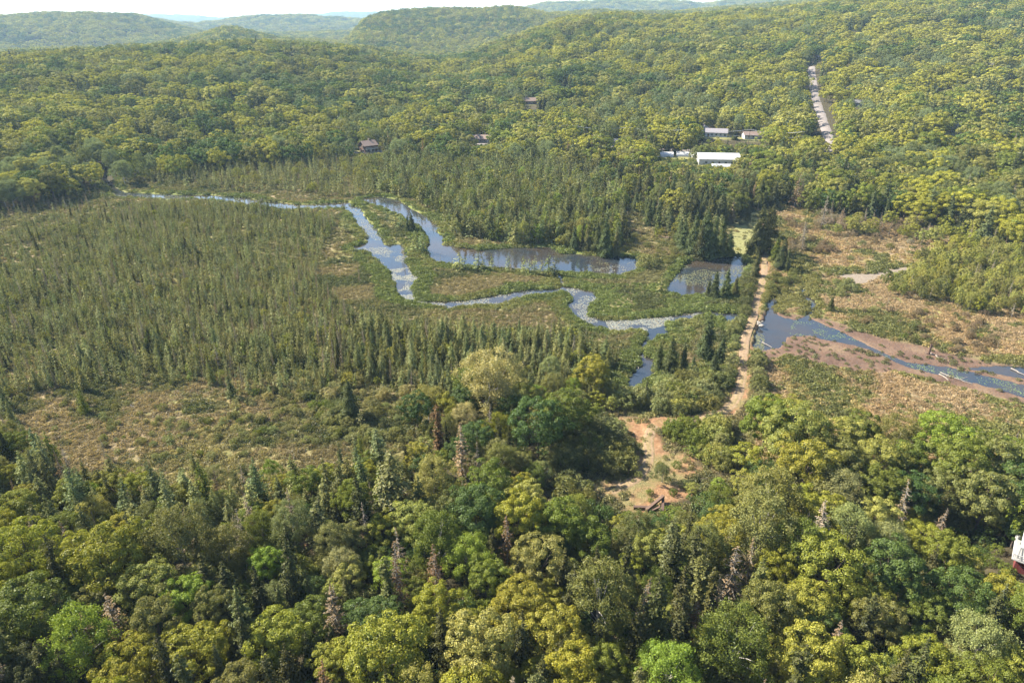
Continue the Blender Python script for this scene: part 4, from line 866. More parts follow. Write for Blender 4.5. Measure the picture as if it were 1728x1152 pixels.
#--PART4--
# ------------------------------------------------------------------ low growth of the marsh
def ground_cover():
    out = []
    def area(r0_, r1_, n):
        r = np.sqrt(rng.uniform(r0_**2, r1_**2, n)); a = rng.uniform(-R(52), R(52), n); return np.sin(a)*r, np.cos(a)*r
    X_, Y_ = zip(area(105, 260, 92000), area(260, 480, 78000)); X_ = np.concatenate(X_); Y_ = np.concatenate(Y_)
    px, py, f = proj(X_, Y_, 0*X_); k = (px > -160) & (px < 1890); X_, Y_ = X_[k], Y_[k]
    wt_ = masks(X_, Y_); md_ = sdf(MUD, X_, Y_)+3*(fbm(X_, Y_, 7, 41, 3)-.5)*2
    r0_ = np.interp(np.arctan2(X_, Y_), R0[:, 0], R0[:, 1])
    k = (wt_ < np.where(np.hypot(X_, Y_) > 330, -.8, .15)+.5*(vn(X_, Y_, 3, 88)-.5)) & (dline(TRACK, X_, Y_) > 2.0) & (np.hypot(X_, Y_) < r0_+20) & (~inside(FRONT, X_, Y_) | ((np.hypot(X_-33, Y_-118) < 34) & (rng.random(len(X_)) < .7)))
    k &= ~inside(GRAVEL, X_, Y_) & (sdf(CLEARING, X_, Y_)+3*(fbm(X_, Y_, 4, 77, 2)-.5) < -.5+3.5*(rng.random(len(X_)) < .35*(vn(X_, Y_, 4, 71) > .45))) & ((sdf(LAWN, X_, Y_) < 0) | (rng.random(len(X_)) < .1))
    k &= (md_ < -.5) | (rng.random(len(X_)) < .10*(vn(X_, Y_, 14, 19) > .5)+.02)
    k &= (sdf(SAND, X_, Y_) < 0) | (rng.random(len(X_)) < .15)
    X_, Y_, wt_, md_ = X_[k], Y_[k], wt_[k], md_[k]
    r = np.hypot(X_, Y_); n = len(X_)
    px, py, f = proj(X_, Y_, 0*X_)
    a = fbm(X_, Y_, 26, 91, 3)+.22*(rng.random(n)-.5); b = fbm(X_, Y_, 11, 92, 3)+.2*(rng.random(n)-.5); c = fbm(X_, Y_, 60, 93, 2)
    tint = np.tile([.170, .152, .062], (n, 1))                                         # olive leatherleaf
    def put(m, c_): tint[m] = c_
    put(a > .56, (.225, .195, .075)); put(b > .60, (.235, .165, .098)); put(b < .38, (.095, .110, .036)); put((a < .40), (.175, .155, .07))
    right = px > 1270+0*px
    put(right & (a > .5), (.27, .225, .10)); put(right & (b > .55), (.30, .205, .15)); put(right & (vn(X_, Y_, 21, 44) > .62), (.29, .21, .165)); put(right & (b < .37), (.115, .145, .042)); put(right & (c < .42) & (b < .5), (.15, .18, .055))
    isl = (px > 560) & (px < 960) & (py > 410) & (py < 510); put(isl & (b > .46), (.245, .175, .10)); 
    lb = (px < 480) & (py > 630); put(lb & (b > .5), (.29, .19, .13)); put(lb & (a > .58), (.27, .21, .10))
    bk = (wt_ > -5.5*(.3+1.2*vn(X_, Y_, 18, 5))); put(bk & ~right, (.130, .170, .036)); put(bk & (b > .58) & ~right, (.185, .185, .05)); put(bk & right, (.15, .165, .048))
    gr = (px > 960) & (px < 1250) & (py > 480) & (py < 535); put(gr & (b > .4), (.135, .18, .038))
    put(md_ > -.5, (.10, .12, .05))
    g_ = np.array([1.0, .96, .62]); tint = tint*.6+.4*(tint.sum(1, keepdims=True)/3)*np.array([1.18, 1.12, .55]); tint = tint*np.where(right, 1.1, np.where(lb, 1.0, .98))[:, None]*np.where(right[:, None], np.array([1.1, .97, .88]), np.array([1.02, 1.02, .95]))*rng.uniform(.72, 1.28, (n, 1))*np.array([1.02, 1, 1])
    s = rng.uniform(.45, 1.05, n)*(1+.35*(b < .38)+.25*bk)*np.where(r > 260, 1.4, 1); s = np.where(md_ > -.5, s*.7, s)
    z = H(X_, Y_)-.08; z = np.where(wt_ > -.7, np.minimum(z, .12), z)
    return np.stack([X_, Y_, z], 1), np.stack([s, s, s*rng.uniform(.7, 1.25, n)], 1), tint
gp, gs, gt = ground_cover(); src = []
for v_ in range(4):
    o = bpy.data.objects.new('sedge_clump', LOD['sedge'][v_]); col.objects.link(o); o.location = gp[v_]; o.scale = gs[v_]; o['tint'] = [float(q) for q in gt[v_]]; tag(o, kind='stuff'); src.append(o)
mass('marsh_sedge', 'low olive, tan and reddish sedge and heath covering the marsh', src, gp[4:], gs[4:], gt[4:], .12)
print('tufts', len(gp))

# ------------------------------------------------------------------ lily pads
def pads():
    out = []
    for poly, n, thr, sc_, base, rmin, rmax in [
      ([(655,455),(700,450),(712,475),(700,505),(720,512),(690,512),(665,500)], 9000, .38, 5, 0, .16, .34), ([(612,416),(690,418),(690,446),(625,446)], 3600, .47, 6, 0, .16, .34),
      ([(590,350),(616,350),(650,395),(640,408),(612,395)], 3400, .42, 7, 0, .2, .4), ([(700,505),(780,508),(890,488),(950,487),(950,492),(880,508),(830,520),(760,522),(700,514)], 6500, .42, 5, 0, .16, .34),
      ([(955,487),(1005,485),(1010,505),(995,520),(1010,545),(985,545),(965,515)], 2600, .47, 5, 0, .16, .32), ([(1020,540),(1180,528),(1185,540),(1125,548),(1090,558),(1030,560)], 7000, .34, 4, 0, .15, .32),
      ([(1115,465),(1160,440),(1262,436),(1255,480),(1190,498),(1117,498)], 6500, .50, 6, 1, .15, .32), ([(760,425),(900,425),(1078,440),(1078,455),(900,460),(740,445)], 1700, .66, 6, 1, .18, .36),
      ([(740,445),(900,452),(945,462),(900,462),(740,450)], 1300, .5, 5, 0, .18, .36), ([(1000,455),(1078,440),(1078,462),(1040,470)], 900, .5, 5, 0, .16, .34),
      ([(620,332),(690,340),(750,385),(720,400),(680,368)], 1900, .55, 8, 0, .2, .4), ([(200,326),(575,340),(578,352),(440,350),(200,334)], 2600, .45, 12, 0, .25, .5),
      ([(1300,500),(1372,502),(1380,530),(1360,545),(1300,525)], 900, .52, 4, 1, .12, .26), ([(1270,560),(1290,565),(1290,592),(1265,592)], 1200, .42, 4, 1, .12, .26),
      ([(1340,540),(1420,552),(1520,595),(1600,612),(1760,650),(1760,680),(1600,645),(1500,612),(1420,584),(1330,562)], 12000, .44, 4, 2, .12, .28), ([(1185,628),(1225,630),(1222,647),(1190,647)], 300, .4, 3, 1, .12, .25)]:
        P = np.array(W(poly)); lo, hi = P.min(0), P.max(0); n = int(n*.62); m = int(n*1.9); x = rng.uniform(lo[0], hi[0], m); y = rng.uniform(lo[1], hi[1], m)
        k = inside([tuple(p) for p in P], x, y); x, y = x[k], y[k]; k = (masks(x, y) > .35) & (fbm(x, y, sc_, 33, 3) > thr+.12*(rng.random(len(x))-.5)); x, y = x[k][:n], y[k][:n]
        out.append(np.stack([x, y, rng.uniform(rmin*.62, rmax*.62, len(x)), np.full(len(x), base), rng.random(len(x))], 1))
    P = np.concatenate(out); n = len(P); ang = np.arange(7)/7*2*math.pi*.93
    a0 = rng.random(n)*6.28; A_ = a0[:, None]+ang; V = np.stack([P[:, :1]+np.cos(A_)*P[:, 2:3], P[:, 1:2]+np.sin(A_)*P[:, 2:3], np.broadcast_to(.012+.02*P[:, 4:5], A_.shape)+.03*P[:, 2:3]*np.cos(ang*1.0+1)*(P[:, 4:5] > .6)], -1).reshape(-1, 3)
    cc = np.array([(.16, .165, .135), (.13, .135, .06), (.11, .15, .065)])[P[:, 3].astype(int)]*(.65+.7*P[:, 4:5]); cc = np.where((P[:, 4:5] > .88), cc*np.array([1, .8, .6]), cc)
    k = NT('lily_pad'); k.fin(k.attr('padcol', 'GEOMETRY', 'Color'), .5, None, .35)
    me = mesh_np('lily_pads', V, np.arange(7*n).reshape(n, 7), [k.m], None, {'padcol': ('FLOAT_VECTOR', 'FACE', np.clip(cc, 0, 1).astype(np.float32))})
    tag(add('lily_pads', me), 'pale round lily pads floating over the channels and ponds', None, None, 'stuff')
pads()

# ------------------------------------------------------------------ building kit
def poly_mesh(name, V, Fs, m, parent=None, loc=None):
    me = bpy.data.meshes.new(name); me.from_pydata([tuple(v) for v in V], [], [tuple(f) for f in Fs]); me.materials.append(m); me.update()
    o = add(name, me, parent); 
    if loc is not None: o.location = loc
    return o
def bx(x0, y0, z0, x1, y1, z1):
    return ([(x0, y0, z0), (x1, y0, z0), (x1, y1, z0), (x0, y1, z0), (x0, y0, z1), (x1, y0, z1), (x1, y1, z1), (x0, y1, z1)],
            [(3, 2, 1, 0), (4, 5, 6, 7), (0, 1, 5, 4), (1, 2, 6, 5), (2, 3, 7, 6), (3, 0, 4, 7)])
def cat(*ps):
    V, Fs = [], []
    for v, f in ps:
        o = len(V); V += list(v); Fs += [tuple(i+o for i in q) for q in f]
    return V, Fs
GLASS = NT('window_glass'); GLASS = GLASS.fin((.03, .035, .04), .08, None, .6)
MWHITE = simple('white_paint', (.40, .39, .37), .6, .06, 1); MTRIM = simple('cream_trim', (.6, .57, .5), .6, .1)
MBROWN = simple('brown_wood_wall', (.10, .055, .035), .8, .3, 1.5); MRED = simple('red_board_wall', (.13, .03, .028), .7, .15, 1.5); MTAN = simple('tan_siding', (.20, .16, .125), .8, .12); MGREY = simple('grey_siding', (.22, .225, .235), .8, .1)
def roofmat(name, c):
    k = NT(name); wv = k.node('ShaderNodeTexWave'); wv.bands_direction = 'Z'; wv.inputs['Scale'].default_value = 2.2; k.put(wv.inputs[0], k.pos())
    n = k.noise(1.1, 4); cc = k.mix(n, tuple(v*.75 for v in c), tuple(min(1, v*1.2) for v in c)); cc = k.mix(k.math('MULTIPLY', wv.outputs[1], .25), cc, tuple(v*.6 for v in c))
    return k.fin(cc, .85, k.bump(wv.outputs[1], .5, .03), .2)
RTAN = roofmat('tan_shingle', (.20, .145, .12)); RWARM = roofmat('warm_brown_roof', (.25, .18, .145)); RGREY = roofmat('grey_shingle', (.17, .165, .17)); RLILAC = roofmat('pale_grey_shingle', (.24, .22, .23)); RWHITE = roofmat('white_metal_roof', (.48, .48, .48)); RPINK = roofmat('faded_red_roof', (.24, .12, .10))
def windows(root, wins, w_, d_):
    """wins: list of (side, u, z, width, height); side 'f' towards -y, 'b' +y, 'l' -x, 'r' +x"""
    for sd_, u, z, ww, hh_ in wins:
        t = .07; fr = cat(bx(-ww/2-.1, -t, -.1, ww/2+.1, 0, 0), bx(-ww/2-.1, -t, hh_, ww/2+.1, 0, hh_+.1), bx(-ww/2-.1, -t, 0, -ww/2, 0, hh_), bx(ww/2, -t, 0, ww/2+.1, 0, hh_))
        f = poly_mesh('window', *fr, MWHITE, root); p = poly_mesh('pane', *bx(-ww/2, -.03, 0, ww/2, -.004, hh_), GLASS, f)
        a, loc = {'f': (0, (u, -d_/2-.004, z)), 'b': (math.pi, (u, d_/2+.004, z)), 'l': (-math.pi/2, (-w_/2-.004, u, z)), 'r': (math.pi/2, (w_/2+.004, u, z))}[sd_]
        f.location = loc; f.rotation_euler.z = a
def house(name, label, P, rz, w_, d_, h_, rise, wall, roof, wins=(), chimney=None, deck=None, door=None, over=.5, catg='house'):
    """ridge along x; gables at +-x"""
    root = empty(name, tuple(P), rz); tag(root, label, catg)
    V = [(-w_/2, -d_/2, -.6), (w_/2, -d_/2, -.6), (w_/2, d_/2, -.6), (-w_/2, d_/2, -.6), (-w_/2, -d_/2, h_), (w_/2, -d_/2, h_), (w_/2, d_/2, h_), (-w_/2, d_/2, h_), (-w_/2, 0, h_+rise), (w_/2, 0, h_+rise)]
    poly_mesh('wall', V, [(0, 1, 5, 4), (1, 2, 6, 9, 5), (2, 3, 7, 6), (3, 0, 4, 8, 7), (3, 2, 1, 0)], wall, root)
    sl = rise/(d_/2); e = over; x0, x1 = -w_/2-e, w_/2+e; ye = d_/2+e; ze = h_-sl*e
    def slab(s):
        a = [(x0, s*ye, ze+.03), (x1, s*ye, ze+.03), (x1, 0, h_+rise+.03), (x0, 0, h_+rise+.03)]; b = [(x, y, z+.18) for x, y, z in a]
        F_ = [(0, 1, 2, 3), (7, 6, 5, 4), (0, 4, 5, 1), (1, 5, 6, 2), (2, 6, 7, 3), (3, 7, 4, 0)]
        return a+b, F_ if s > 0 else [q[::-1] for q in F_]
    rf = poly_mesh('roof', *cat(slab(-1), slab(1)), roof, root)
    if chimney: poly_mesh('chimney', *cat(bx(chimney[0]-.45, chimney[1]-.45, h_, chimney[0]+.45, chimney[1]+.45, h_+rise+1.1), bx(chimney[0]-.55, chimney[1]-.55, h_+rise+1.1, chimney[0]+.55, chimney[1]+.55, h_+rise+1.25)), MTAN, rf)
    windows(root, wins, w_, d_)
    if door:
        u, c_ = door; dr = poly_mesh('door', *bx(u-.5, -d_/2-.06, 0, u+.5, -d_/2-.004, 2.1), c_, root); poly_mesh('handle', *bx(u+.32, -d_/2-.12, .95, u+.42, -d_/2-.06, 1.08), GLASS, dr)
    if deck:
        z, dep, mm = deck; D = cat(bx(-w_/2, -d_/2-dep, z-.15, w_/2, -d_/2-.005, z), *[bx(x-.08, -d_/2-dep+.1, -.6, x+.08, -d_/2-dep+.26, z-.15) for x in np.linspace(-w_/2+.2, w_/2-.2, 4)])
        dk = poly_mesh('deck', *D, mm, root)
        poly_mesh('railing', *cat(bx(-w_/2, -d_/2-dep, z+.95, w_/2, -d_/2-dep+.08, z+1.05), *[bx(x-.03, -d_/2-dep+.01, z, x+.03, -d_/2-dep+.07, z+.95) for x in np.linspace(-w_/2+.05, w_/2-.05, int(w_/.35))]), mm, dk)
    return root
f4 = [('f', -3, 1, 1.2, 1.2), ('f', 0, 1, 1.2, 1.2), ('f', 3, 1, 1.2, 1.2)]
house('chalet', 'dark brown chalet with tan gabled roof and balcony below the hill', Y_CHALET, R(38), 9.5, 8.5, 5.0, 2.5, MBROWN, RWARM, [('f', -2, .7, 1.4, 1.4), ('f', 2, .7, 1.4, 1.4), ('l', -1.8, 3.2, 1.3, 1.5), ('l', 1.8, 3.2, 1.3, 1.5), ('l', -1.6, .7, 1.5, 1.3)], (1.2, .6), (2.6, 1.6, MTRIM), (0, MTRIM), .9)
house('garage', 'small red-roofed outbuilding standing just left of the dark brown chalet', hit(592, 252), R(10), 6, 5, 2.4, 1.3, MBROWN, RPINK, [('f', 1, .9, .9, .8)], None, None, (-1.2, MTRIM), catg='outbuilding')
house('bungalow', 'tan bungalow with wide brown-pink roof behind two brown conifers', Y_TAN, R(-6), 15, 8, 2.9, 2.3, MTAN, RWARM, f4+[('f', -5.4, 1, 1.4, 1.2)], (3, 1), None, (5.4, MWHITE))
house('hill_house', 'lone house with brown-grey roof high among the hillside trees', Y_HILL, R(8), 13, 8, 3.2, 2.4, MTAN, RWARM, f4, (-3, 1), None, (5, MBROWN))
house('cottage', 'grey-roofed cottage half hidden by trees, left of the white sheds', Y_GREYROOF, R(-4), 10, 7, 2.8, 1.9, MWHITE, RGREY, f4, None, None, (4.2, MBROWN))
house('long_house', 'pale grey-roofed long white house above the white sheds', Y_WHITE, R(-14), 15, 9, 3.0, 2.2, MWHITE, RLILAC, f4+[('f', 6, .8, 1.5, 1.3)], None, None, (-5.5, MBROWN))
house('house_wing', 'short upper wing with grey roof at the left end of the long house', hit(1188, 226), R(76), 8, 7, 3.6, 2.3, MWHITE, RLILAC, [('f', 0, 1, 1.2, 1.2), ('l', 0, 1.2, 1.2, 1.2)], (0, 1))
house('porch_house', 'small house with pinkish grey roof and white porch, between long house and hill road', Y_BUNGALOW, R(-3), 12, 8, 2.8, 1.8, MWHITE, RTAN, f4, None, None, (4.9, MBROWN))
house('white_shed', 'largest white-roofed shed, long low roof bright in the sun', Y_SHED, R(-5), 25, 13, 3.6, 2.6, MWHITE, RWHITE, [('f', -8, 1, 1.5, 1), ('f', -4, 1, 1.5, 1), ('f', 4, 1, 1.5, 1), ('f', 8, 1, 1.5, 1)], None, None, (0, MBROWN), .6, 'shed')
house('white_annex', 'small white-roofed annex touching the left end of the largest white shed', hit(1178, 270), R(78), 8, 8, 3.0, 2.0, MWHITE, RWHITE, [('f', 0, 1, 1.2, 1)], None, None, None, .4, 'shed')
house('low_white_shed', 'low white shed in front of the trees below the largest white shed', hit(1216, 287), R(-4), 11, 5, 2.2, 1.0, MWHITE, RWHITE, [('f', 2, .8, 1.2, .8)], None, None, (-2, MBROWN), .3, 'shed')
house('roadside_house', 'house with grey roof beside boulders and a lit yard on the right hillside', hit(1622, 222), R(-40), 11, 8, 3.4, 2.4, MGREY, RGREY, f4, (2, 1), None, (4.3, MBROWN))
house('upper_cottage', 'pale-roofed cottage among trees just right of the hill road', Y_ROOF1, R(12), 9, 7, 3, 2, MTAN, RLILAC, f4[:2], None, None, None)
house('tiny_cottage', 'tiny grey-roofed cottage below the pale-roofed cottage right of the hill road', Y_ROOF2, R(-10), 7, 6, 2.8, 1.8, MGREY, RGREY, f4[:1])
house('far_cottage', 'small pale roof showing through the trees far up the right hillside', Y_ROOF3, R(5), 9, 7, 3.2, 2, MTAN, RLILAC, f4[:2])
house('ridge_house', 'pinkish-roofed house near the top right of the wooded hill', Y_ROOF4, R(5), 14, 8, 3.2, 2.2, MTAN, RTAN, f4)
house('roadhead_house', 'small tan-walled house at the upper end of the hill road', Y_ROOF5, R(4), 6.5, 6, 2.6, 1.6, MTAN, RLILAC, f4)
house('lone_cottage', 'small cottage roof peeking from the woods above the long house', Y_ROOF6, R(4), 7, 6, 3, 2.0, MTAN, RTAN, f4[:1])
def vault(name, label, P, rz, L, rad, m, catg):
    root = empty(name, tuple(P), rz); tag(root, label, catg); n = 14; V = []; Fs = []
    for i in range(n+1):
        a = math.pi*i/n
        for x in (-L/2, L/2):
            for q in (rad, rad-.12): V.append((x, -math.cos(a)*q, math.sin(a)*q*.85-.1))
    for i in range(n):
        b = i*4; Fs += [(b, b+2+2, b+4+2, b+2), (b+1, b+3, b+7, b+5), (b, b+1, b+5, b+4), (b+2, b+6, b+7, b+3)]
    poly_mesh('cover', V, Fs, m, root)
    E = []; 
    for x in (-L/2+.05, L/2-.05):
        pts = [(x, -math.cos(math.pi*i/n)*(rad-.13), math.sin(math.pi*i/n)*(rad-.13)*.85-.1) for i in range(n+1)]; E.append((pts, [tuple(range(n+1))]))
    en = poly_mesh('end_wall', *cat(*E), m, root); poly_mesh('door', *cat(bx(-L/2-.06, -1, -.1, -L/2+.03, 1, 2.2)), MGREY, root)
vault('greenhouse_tunnel', 'leftmost white tunnel greenhouse beside the mown field', Y_TUNNEL+Vector((-6.5, 0, 0)), R(-8), 11, 3.4, RWHITE, 'greenhouse')
vault('greenhouse_tunnel', 'white tunnel greenhouse between the leftmost tunnel and the sheds', Y_TUNNEL+Vector((6.5, 1, 0)), R(-8), 10, 3.4, RWHITE, 'greenhouse')
vault('round_hangar', 'grey-white arched hangar among trees above the long house', Y_DOME, R(60), 8, 3.6, MGREY, 'hangar')

# the white house at the right edge: balcony with white rail over a red wall
hp = empty('edge_house', (Y_PALE.x, Y_PALE.y, 2.6), R(-38)); tag(hp, 'white-roofed house with white balcony rail and red lower wall at the near wood', 'house')
poly_mesh('wall', *bx(0, 0, -.6, 9, 7, 2.5), MRED, hp); poly_mesh('upper_wall', *bx(1.6, 1.6, 2.72, 9, 7, 5.2), MWHITE, hp)
poly_mesh('floor_slab', *bx(-.7, -.7, 2.503, 9.2, 7, 2.70), MWHITE, hp)
rv = [(-.2, -.2, 4.9), (9.6, -.2, 4.9), (9.6, 3.8, 7.0), (-.2, 3.8, 7.0), (9.6, 8, 4.9), (-.2, 8, 4.9)]
V = rv+[(x, y, z+.2) for x, y, z in rv]; poly_mesh('roof', V, [(0, 3, 2, 1), (3, 5, 4, 2), (6, 7, 8, 9), (9, 8, 10, 11), (0, 1, 7, 6), (5, 11, 10, 4), (0, 6, 9, 3), (3, 9, 11, 5), (1, 2, 8, 7), (2, 4, 10, 8)], RWHITE, hp)
rl = [bx(-.65, -.65, 3.6, 9.2, -.55, 3.72), bx(-.65, -.54, 3.6, -.55, 6.9, 3.72)]+[bx(x, -.63, 2.705, x+.06, -.57, 3.598) for x in np.arange(-.62, 9.1, .22)]+[bx(-.63, y, 2.705, -.57, y+.06, 3.598) for y in np.arange(-.3, 6.8, .22)]
poly_mesh('railing', *cat(*rl), MWHITE, hp); poly_mesh('post', *cat(bx(-.1, -.1, 2.705, .08, .08, 4.9)), MWHITE, hp); poly_mesh('post', *bx(4.5, -.1, 2.705, 4.68, .08, 4.9), MWHITE, hp)
f = poly_mesh('window', *bx(-.03, 2.2, .9, -.004, 3.4, 2.0), MWHITE, hp); poly_mesh('pane', *bx(-.05, 2.3, 1.0, -.033, 3.3, 1.9), GLASS, f)
f = poly_mesh('window', *bx(3.2, 1.57, 3.2, 5.0, 1.597, 4.5), MWHITE, hp); poly_mesh('pane', *bx(3.3, 1.54, 3.3, 4.9, 1.567, 4.4), GLASS, f)

# ------------------------------------------------------------------ power line behind the houses
poles = []
for i, (px, py) in enumerate([(560, 240), (655, 236), (750, 233), (852, 232), (960, 238), (1060, 242), (1160, 246), (1262, 247), (1350, 252), (1640, 282), (1728, 292)]):
    x, y, z = hit(px, py); root = empty('utility_pole', (x, y, z), R(8)); hgt = 11.5
    tag(root, 'wooden utility pole with one crossarm on the wires, %s from the left' % nth(i+1), 'utility pole', 'utility poles along the village road')
    V_, F_ = tube([(0, 0, -.5), (0, 0, hgt)], [.17, .11], 8); poly_mesh('pole', V_, F_, BARK, root); poly_mesh('crossarm', *bx(-1.1, -.17, hgt-.75, 1.1, -.125, hgt-.6), BARK, root)
    poly_mesh('insulator', *cat(*[bx(u-.05, -.12, hgt-.597, u+.05, -.02, hgt-.4) for u in (-1, 0.3, 1)]), MWHITE, root); poles.append(Vector((x, y, z+hgt-.4)))
k = NT('aluminium_wire'); WIRE = k.fin((.45, .45, .46), .5, None, .5)
for i in list(range(8))+[9]:
    a, b = poles[i], poles[i+1]
    for off, dz in ((-1, 0), (1, 0), (.2, -3.2)):
        pts = [tuple(a.lerp(b, t)+Vector((off*.95, 0, dz-1.6*4*t*(1-t)))) for t in np.linspace(0, 1, 13)]; V_, F_ = tube(pts, [.05]*13, 5)
        tag(poly_mesh('power_wire', V_, F_, WIRE), {-1: 'left upper', 1: 'right upper', .2: 'lower'}[off]+' wire slung between the %s and %s utility poles' % (nth(i+1), nth(i+2)), 'power wire', 'power wires above the village road')

# ------------------------------------------------------------------ logs, stump, timbers, stones
def log(name, label, p0, p1, rad, m, z0=.15, z1=.15, stubs=0, catg='log', seed=0):
    rg = random.Random(seed); a = np.array([*hit(*p0)[:2], 0.0]); b = np.array([*hit(*p1)[:2], 0.0]); a[2] = z0+max(0, float(H(a[0], a[1])[0])-.35 if z0 > .3 else 0); b[2] = z1+(max(0, float(H(b[0], b[1])[0])-.35) if z1 > .3 else 0)
    n = 7; pts = [tuple(a+(b-a)*t+np.array([rg.gauss(0, .12), rg.gauss(0, .12), rg.gauss(0, .03)])) for t in np.linspace(0, 1, n)]
    parts = [tube(pts, list(np.linspace(rad, rad*.45, n)), 8)]
    for s in range(stubs):
        t = rg.uniform(.3, .95); q = a+(b-a)*t; L = rg.uniform(.8, 2.2); d = np.array([rg.uniform(-1, 1), rg.uniform(-1, 1), rg.uniform(.2, .8)]); parts.append(tube([tuple(q), tuple(q+d*L)], [rad*.35, rad*.1], 5))
    V_, F_ = join(parts); o = poly_mesh(name, V_, F_, m); tag(o, label, catg); return o
WW = simple('bleached_wood', (.22, .19, .16), .85, .2, 2); DW = simple('dark_wet_wood', (.09, .055, .04), .8, .3, 2); OW = simple('sawn_brown_timber', (.12, .075, .052), .8, .25, 2)
log('fallen_log', 'pale fallen log lying across the thin upper stream', (413, 348), (448, 336.5), .55, WW, .35, .5, 2)
log('fallen_log', 'bleached log end sticking into the water beside the track', (1285, 576), (1302, 584.5), .16, WW, .3, .2)
log('fallen_log', 'upper of two long bleached logs on the lily stream bank', (1584, 629), (1641, 648), .17, WW, .25, .3, 3, seed=2)
log('fallen_log', 'lower of two long bleached logs on the lily stream bank', (1585, 632), (1602, 641), .2, WW, .2, .2, 2, seed=3)
log('fallen_log', 'thick bleached log in the open mud at the far right edge', (1706, 622), (1732, 635), .18, WW, .25, .2, 0, seed=4)
log('fallen_log', 'grey branchy log lying at the foot of the black stump', (1569, 596), (1594, 609), .16, WW, .3, .2, 5, seed=5)
log('fallen_log', 'thin bleached stick in the dry meadow above the mud channel', (1660, 597), (1678, 604), .12, WW, .4, .5, 1, seed=6)
log('fallen_log', 'small bleached log in the yellow meadow near the black stump', (1655, 575), (1680, 574), .12, WW, .5, .5, 2, seed=7)
log('fallen_log', 'short pale log in the reddish open bog', (219, 686), (227, 689), .16, WW, .5, .5, 0, seed=8)
log('fallen_log', 'bleached log lying low in the lower pool by the larches', (1074, 612), (1079, 622), .16, WW, .1, .15, 2, seed=9)
x, y, z = hit(1567, 597); V_, F_ = join([tube([(0, 0, -.3), (.05, 0, 1.4), (.1, .05, 3.0)], [.36, .28, .22], 9), tube([(0, 0, 2.1), (.5, -.1, 2.5)], [.12, .05], 5), tube([(0, 0, .1), (-.7, .1, -.1)], [.2, .08], 5)])
tag(poly_mesh('tree_stump', V_, F_, DW, None, (x, y, z)), 'blackened upright stump at the upper edge of the mud channel', 'tree stump')
def beam(label, p0, p1, z0, z1, t, m):
    a = Vector((*hit(*p0)[:2], 0)); b = Vector((*hit(*p1)[:2], 0)); za = hit(*p0)[2]; d = b-a; L = d.length; o = poly_mesh('timber_beam', *bx(0, -t, -t, L, t, t), m)
    o.location = (a.x, a.y, za+z0); o.rotation_euler = (0, -math.atan2(z1-z0, L), math.atan2(d.y, d.x)); tag(o, label, 'timber'); return o
beam('dark squared timber lying flat on the orange dirt at the clearing', (1069, 858), (1096, 862), .3, .3, .3, DW)
beam('long brown timber propped up over the pit in the clearing', (1090, 864), (1119, 846), .5, 1.3, .26, OW)
beam('short brown timber under the propped one, over the pit', (1096, 868), (1113, 860), .3, .45, .2, OW)
beam('dark timber closing the right side of the pit in the clearing', (1117, 868), (1118, 849), .35, .6, .26, DW)
def rock(label, px, py, s, m, group=None, seed=0):
    rg = np.random.default_rng(seed); x, y, z = hit(px, py); bpy_mesh = bpy.data.meshes.new('boulder'); import bmesh; bm = bmesh.new(); bmesh.ops.create_icosphere(bm, subdivisions=2, radius=1)
    ph = rg.random(3)*6
    for v in bm.verts:
        q = 1+.18*math.sin(v.co.x*3+ph[0])+.14*math.sin(v.co.y*4+ph[1])+.12*math.sin(v.co.z*5+ph[2])+rg.normal()*.04; v.co = Vector((v.co.x*s*q*1.2, v.co.y*s*q, v.co.z*s*q*.7))
    bm.to_mesh(bpy_mesh); bm.free(); bpy_mesh.materials.append(m); o = add('boulder', bpy_mesh, None, (x, y, max(z, .1)+s*.2)); o.rotation_euler.z = rg.random()*6; tag(o, label, 'boulder', group)
STONE = simple('pale_stone', (.22, .20, .175), .85, .25, 3)
for i, (px, py, s, lb) in enumerate([(1281, 545.5, .55, 'white boulder highest on the water side of the track crossing'), (1284, 551, .7, 'broad pale boulder at the water edge of the track crossing'), (1279, 549, .4, 'small pale boulder between track and the broad water-edge boulder'), (1250, 545, .4, 'small stone at the lily side of the track crossing'), (1256, 541, .35, 'pale stone just above the lily side of the track crossing'), (1287, 543, .3, 'lone small stone in the water beyond the crossing')]): rock(lb, px, py, s, STONE, None, i)
for i, (px, py, s, lb) in enumerate([(1603, 231, 1.3, 'largest pale boulder in the yard of the right hillside house'), (1608, 229, 1.0, 'pale boulder right of the largest one in the hillside yard'), (1605, 236, 1.0, 'pale boulder below the largest one in the hillside yard'), (1599, 235, .8, 'small boulder at the lower left of the hillside yard heap')]): rock(lb, px, py, s, STONE, None, 20+i)

